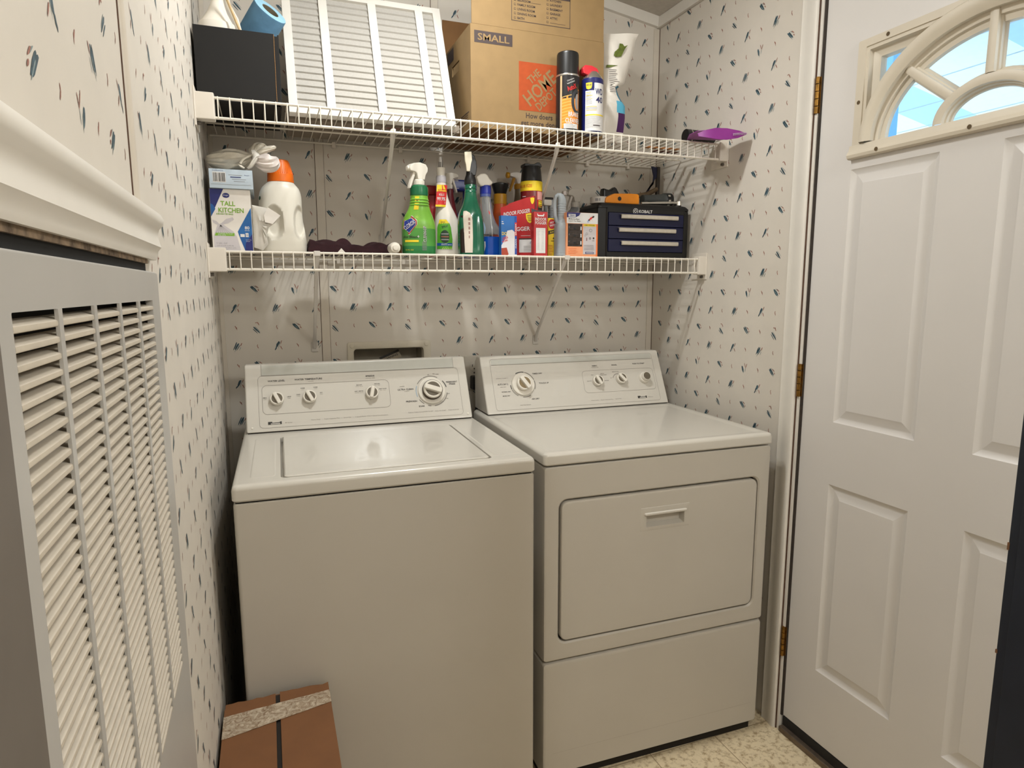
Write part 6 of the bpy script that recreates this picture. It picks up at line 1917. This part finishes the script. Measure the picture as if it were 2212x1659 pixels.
# things on the chest
m_tape = mat('white_tape_reel', (200, 196, 190), .5, var=.04)
rt = thing('tape_roll', 'flat white tape roll on the left end of the tool chest', 'tape roll', (1.206, -.190, ZT))
mb = MB(); mb.lathe([(.030, 0), (.0315, .001), (.0315, .0205), (.030, .0215), (.020, .0215), (.019, .019)], m_tape, XYZ, 36); obj('reel', mb, rt)
mb = MB(); fr6 = cylmap(0, 0, .0315, math.radians(-122)); mb.rect(fr6, -.012, -.002, .006, .015, m_lgrey, .0004, 3); mb.rect(fr6, .001, .005, .006, .015, m_lgrey, .0004, 2); obj('printed_label', mb, rt)
m_orp = mat('orange_plastic', (228, 138, 24), .38, var=.05, scale=30)
ot = thing('orange_tool', 'orange plastic hand tool with a dark round hole on top of the tool chest', 'hand tool', (1.272, -.235, ZT))
mb = MB()
mb.prism([(-.064, .002), (-.058, .0), (.066, .0), (.067, .008), (.066, .030), (.060, .034), (.028, .034), (-.030, .0315), (-.060, .018)], -.004, -.030, m_orp, lambda a, b, c: ff_(a, b, c - .004), .003)
obj('tool_body', mb, ot)
mb = MB(); mb.disc(ff_, -.010, .0150, .0070, m_black, -.0074, 20); obj('round_hole', mb, ot)
bl = thing('black_pouch', 'small black lumpy pouch behind the orange tool', 'pouch', (1.266, -.155, ZT))
mb = MB(); mb.prism([(-.033, 0), (.036, 0), (.034, .018), (.026, .030), (.016, .040), (.008, .040), (-.002, .034), (-.018, .034), (-.026, .036), (-.034, .036)], -.016, .016, m_black, lambda a, b, c: Vector((a, c, b * 1.55)), .006); obj('pouch_body', mb, bl)
m_chr = mat('chrome_steel', (222, 220, 214), .3, metal=1.0, var=.03)
rw_ = thing('ratchet_wrench', 'chrome ratchet wrench lying along the front of the tool chest top', 'wrench', (1.350, -.222, ZT))
mb = MB(); mb.tube([(0, 0, .0045), (.02, 0, .0055), (.03, 0, .0060), (.06, .0, .0075), (.12, .0, .0105), (.140, 0, .0110)], [.0042, .0050, .0040, .0050, .0052, .0050], m_chr, 12); obj('shaft', mb, rw_)
mb = MB(); mb.lathe([(.004, .0), (.0105, .001), (.0105, .015), (.008, .017)], m_chr, lambda a, b, c: Vector((.1500 + a, b, c + .0015)), 20); obj('head', mb, rw_)
m_fl = mat('dark_grey_rubber', (62, 64, 62), .55, var=.08, scale=50)
fw_ = thing('flashlight', 'dark grey flashlight lying behind the chrome wrench', 'flashlight', (1.392, -.155, ZT + .0255))
fa = math.radians(6)
fx2 = lambda a, b, c: Vector((c * math.cos(fa), a, b + c * math.sin(fa) * .3))
mb = MB(); mb.lathe([(.013, 0), (.0178, .003), (.0190, .05), (.0215, .080), (.0235, .088), (.0250, .092)], m_fl, fx2, 28); obj('barrel', mb, fw_)
mb = MB(); mb.lathe([(.0240, .092), (.0255, .095), (.0255, .116), (.0240, .119), (.0200, .119)], m_black, fx2, 28)
obj('head_ring', mb, fw_)
mb = MB()
for k in range(7):
    a = math.radians(150 + k * 40); mb.box(.0965, .105, -.003, .003, .0250, .0264, m_alu, fr=lambda a1, b1, c1, a=a: fx2(c1 * math.cos(a) - b1 * math.sin(a), c1 * math.sin(a) + b1 * math.cos(a), a1))
obj('bright_studs', mb, fw_)
m_nvy = mat('tool_navy', (24, 28, 58), .45, var=.1)
m_han = mat('worn_brown_grip', (112, 92, 68), .6, var=.2, scale=60)
ht = thing('corner_tool', 'dark hand tool with a brown grip leaning in the corner behind the tool chest', 'hand tool', (1.44, -.085, ZT))
mb = MB(); mb.tube([(-.068, .012, .040), (.020, .004, .058), (.060, .0, .078)], [.0085, .0090, .0075], m_han, 12); obj('grip', mb, ht)
mb = MB(); mb.box(.060, .072, .000, .012, .040, .158, mat('dark_tool_steel', (70, 64, 58), .5, metal=.5, var=.1), .002); obj('upright', mb, ht)
mb = MB(); mb.prism([(.059, .155), (.036, .158), (.046, .125), (.044, .095), (.012, .062), (.024, .064), (.050, .110), (.059, .120)], .002, .008, m_nvy, lambda a, b, c: Vector((a, c, b)), .001); obj('blade', mb, ht)

# ================================================================ FLOOR BOX
m_box2 = mat('brown_cardboard', (116, 76, 44), .75, var=.06, scale=20)
m_tapec = bpy.data.materials.new('clear_packing_tape'); m_tapec.use_nodes = True
n_ = m_tapec.node_tree; bb_ = n_.nodes['Principled BSDF']
tc = n_.nodes.new('ShaderNodeTexCoord'); nz = n_.nodes.new('ShaderNodeTexNoise'); nz.inputs['Scale'].default_value = 60; nz.inputs['Detail'].default_value = 8; nz.inputs['Roughness'].default_value = .75; nz.inputs['Distortion'].default_value = 2.0
n_.links.new(tc.outputs['Object'], nz.inputs['Vector'])
rp = n_.nodes.new('ShaderNodeValToRGB'); rp.color_ramp.elements[0].position = .38; rp.color_ramp.elements[1].position = .62
rp.color_ramp.elements[0].color = (s2l(140), s2l(114), s2l(88), 1); rp.color_ramp.elements[1].color = (s2l(214), s2l(198), s2l(174), 1)  # pale end of the noise paints highlights onto the tape
n_.links.new(nz.outputs['Fac'], rp.inputs['Fac']); n_.links.new(rp.outputs['Color'], bb_.inputs['Base Color'])
bb_.inputs['Roughness'].default_value = .14
bp = n_.nodes.new('ShaderNodeBump'); bp.inputs['Strength'].default_value = .9; bp.inputs['Distance'].default_value = .004
n_.links.new(nz.outputs['Fac'], bp.inputs['Height']); n_.links.new(bp.outputs['Normal'], bb_.inputs['Normal'])
fbx = thing('taped_box', 'brown taped cardboard box on the floor in front of the washing machine', 'cardboard box', (.1125, -.785, 0))
x0, x1, bd, bh = -.105, .1065, .34, .472
fT = frame((0, 0, 0), (1, 0, 0), (0, -1, 0))      # a = x, b = toward the room, out = down -> flip
mb = MB()
mb.box(x0, x1, -bd, 0, 0, bh - .004, m_box2, .002)
obj('box_body', mb, fbx)
for (a, b, yb_) in ((x0, -.0045, -.004), (.0045, x1, -.001)):
    mb = MB()
    rr = random.Random(int(a * 1000))
    pts = []
    n = 8
    for i in range(n + 1):
        pts.append((a + (b - a) * i / n, yb_ - (rr.uniform(0, .006) if 0 < i < n else (.022 if (a == x0 and i == 0) else 0))))
    pts = [(a, -bd)] + pts + [(b, -bd)]
    mb.prism(pts[::-1], bh - .0038, bh + .0005, m_box2, XYZ)
    obj('flap', mb, fbx)
mb = MB(); mb.box(-.0044, .0044, -bd, -.006, bh - .0039, bh - .0032, m_gap); obj('seam', mb, fbx)
mb = MB()
NT = 30; vs = []; fs = []
rr = random.Random(5)
for i in range(NT + 1):
    t = i / NT
    x = x0 - .0004 + (x1 - x0 + .0008) * t
    ya = -.052 + .020 * t + rr.uniform(-.0003, .0003); yb_ = -.125 + .048 * t + rr.uniform(-.0006, .0006)
    if .1 < t < .42: yb_ += .012 * math.sin(PI * (t - .1) / .32) * 0
    for j in range(7):
        s_ = j / 6
        vs.append((x, ya + (yb_ - ya) * s_, bh + .0010 + .0008 * rr.random()))
for i in range(NT):
    for j in range(6):
        fs.append((i * 7 + j + 1, (i + 1) * 7 + j + 1, (i + 1) * 7 + j, i * 7 + j))
mb.add(vs, fs, m_tapec)
mb.add([(x1 + .0006, -.032, bh + .0012), (x1 + .0006, -.077, bh + .0012), (x1 + .0006, -.085, bh - .05), (x1 + .0006, -.04, bh - .05)], [(0, 1, 2, 3)], m_tapec)
mb.add([(x0 - .0006, -.052, bh + .0012), (x0 - .0006, -.125, bh + .0012), (x0 - .0006, -.125, bh - .05), (x0 - .0006, -.052, bh - .05)], [(3, 2, 1, 0)], m_tapec)
obj('packing_tape', mb, fbx)

# ================================================================ CEILING LAMP (above the frame)
m_bulb = bpy.data.materials.new('lamp_glass'); m_bulb.use_nodes = True
bb_ = m_bulb.node_tree.nodes['Principled BSDF']; bb_.inputs['Base Color'].default_value = (.9, .88, .82, 1); bb_.inputs['Roughness'].default_value = .4
cl = thing('ceiling_lamp', 'flat white two-bulb ceiling lamp holder above the washing machine', 'ceiling lamp', (.60, -.74, 2.435))
mb = MB(); mb.lathe([(.11, .04), (.11, -.01), (.10, -.022), (.0, -.024)], m_trim, XYZ, 40); obj('lamp_base', mb, cl)
for dx in (-.07, .07):
    mb = MB(); mb.lathe([(.018, -.022), (.018, -.045), (.015, -.047)], m_trim, lambda a, b, c, dx=dx: Vector((a + dx, b, c)), 24); obj('bulb_socket', mb, cl)
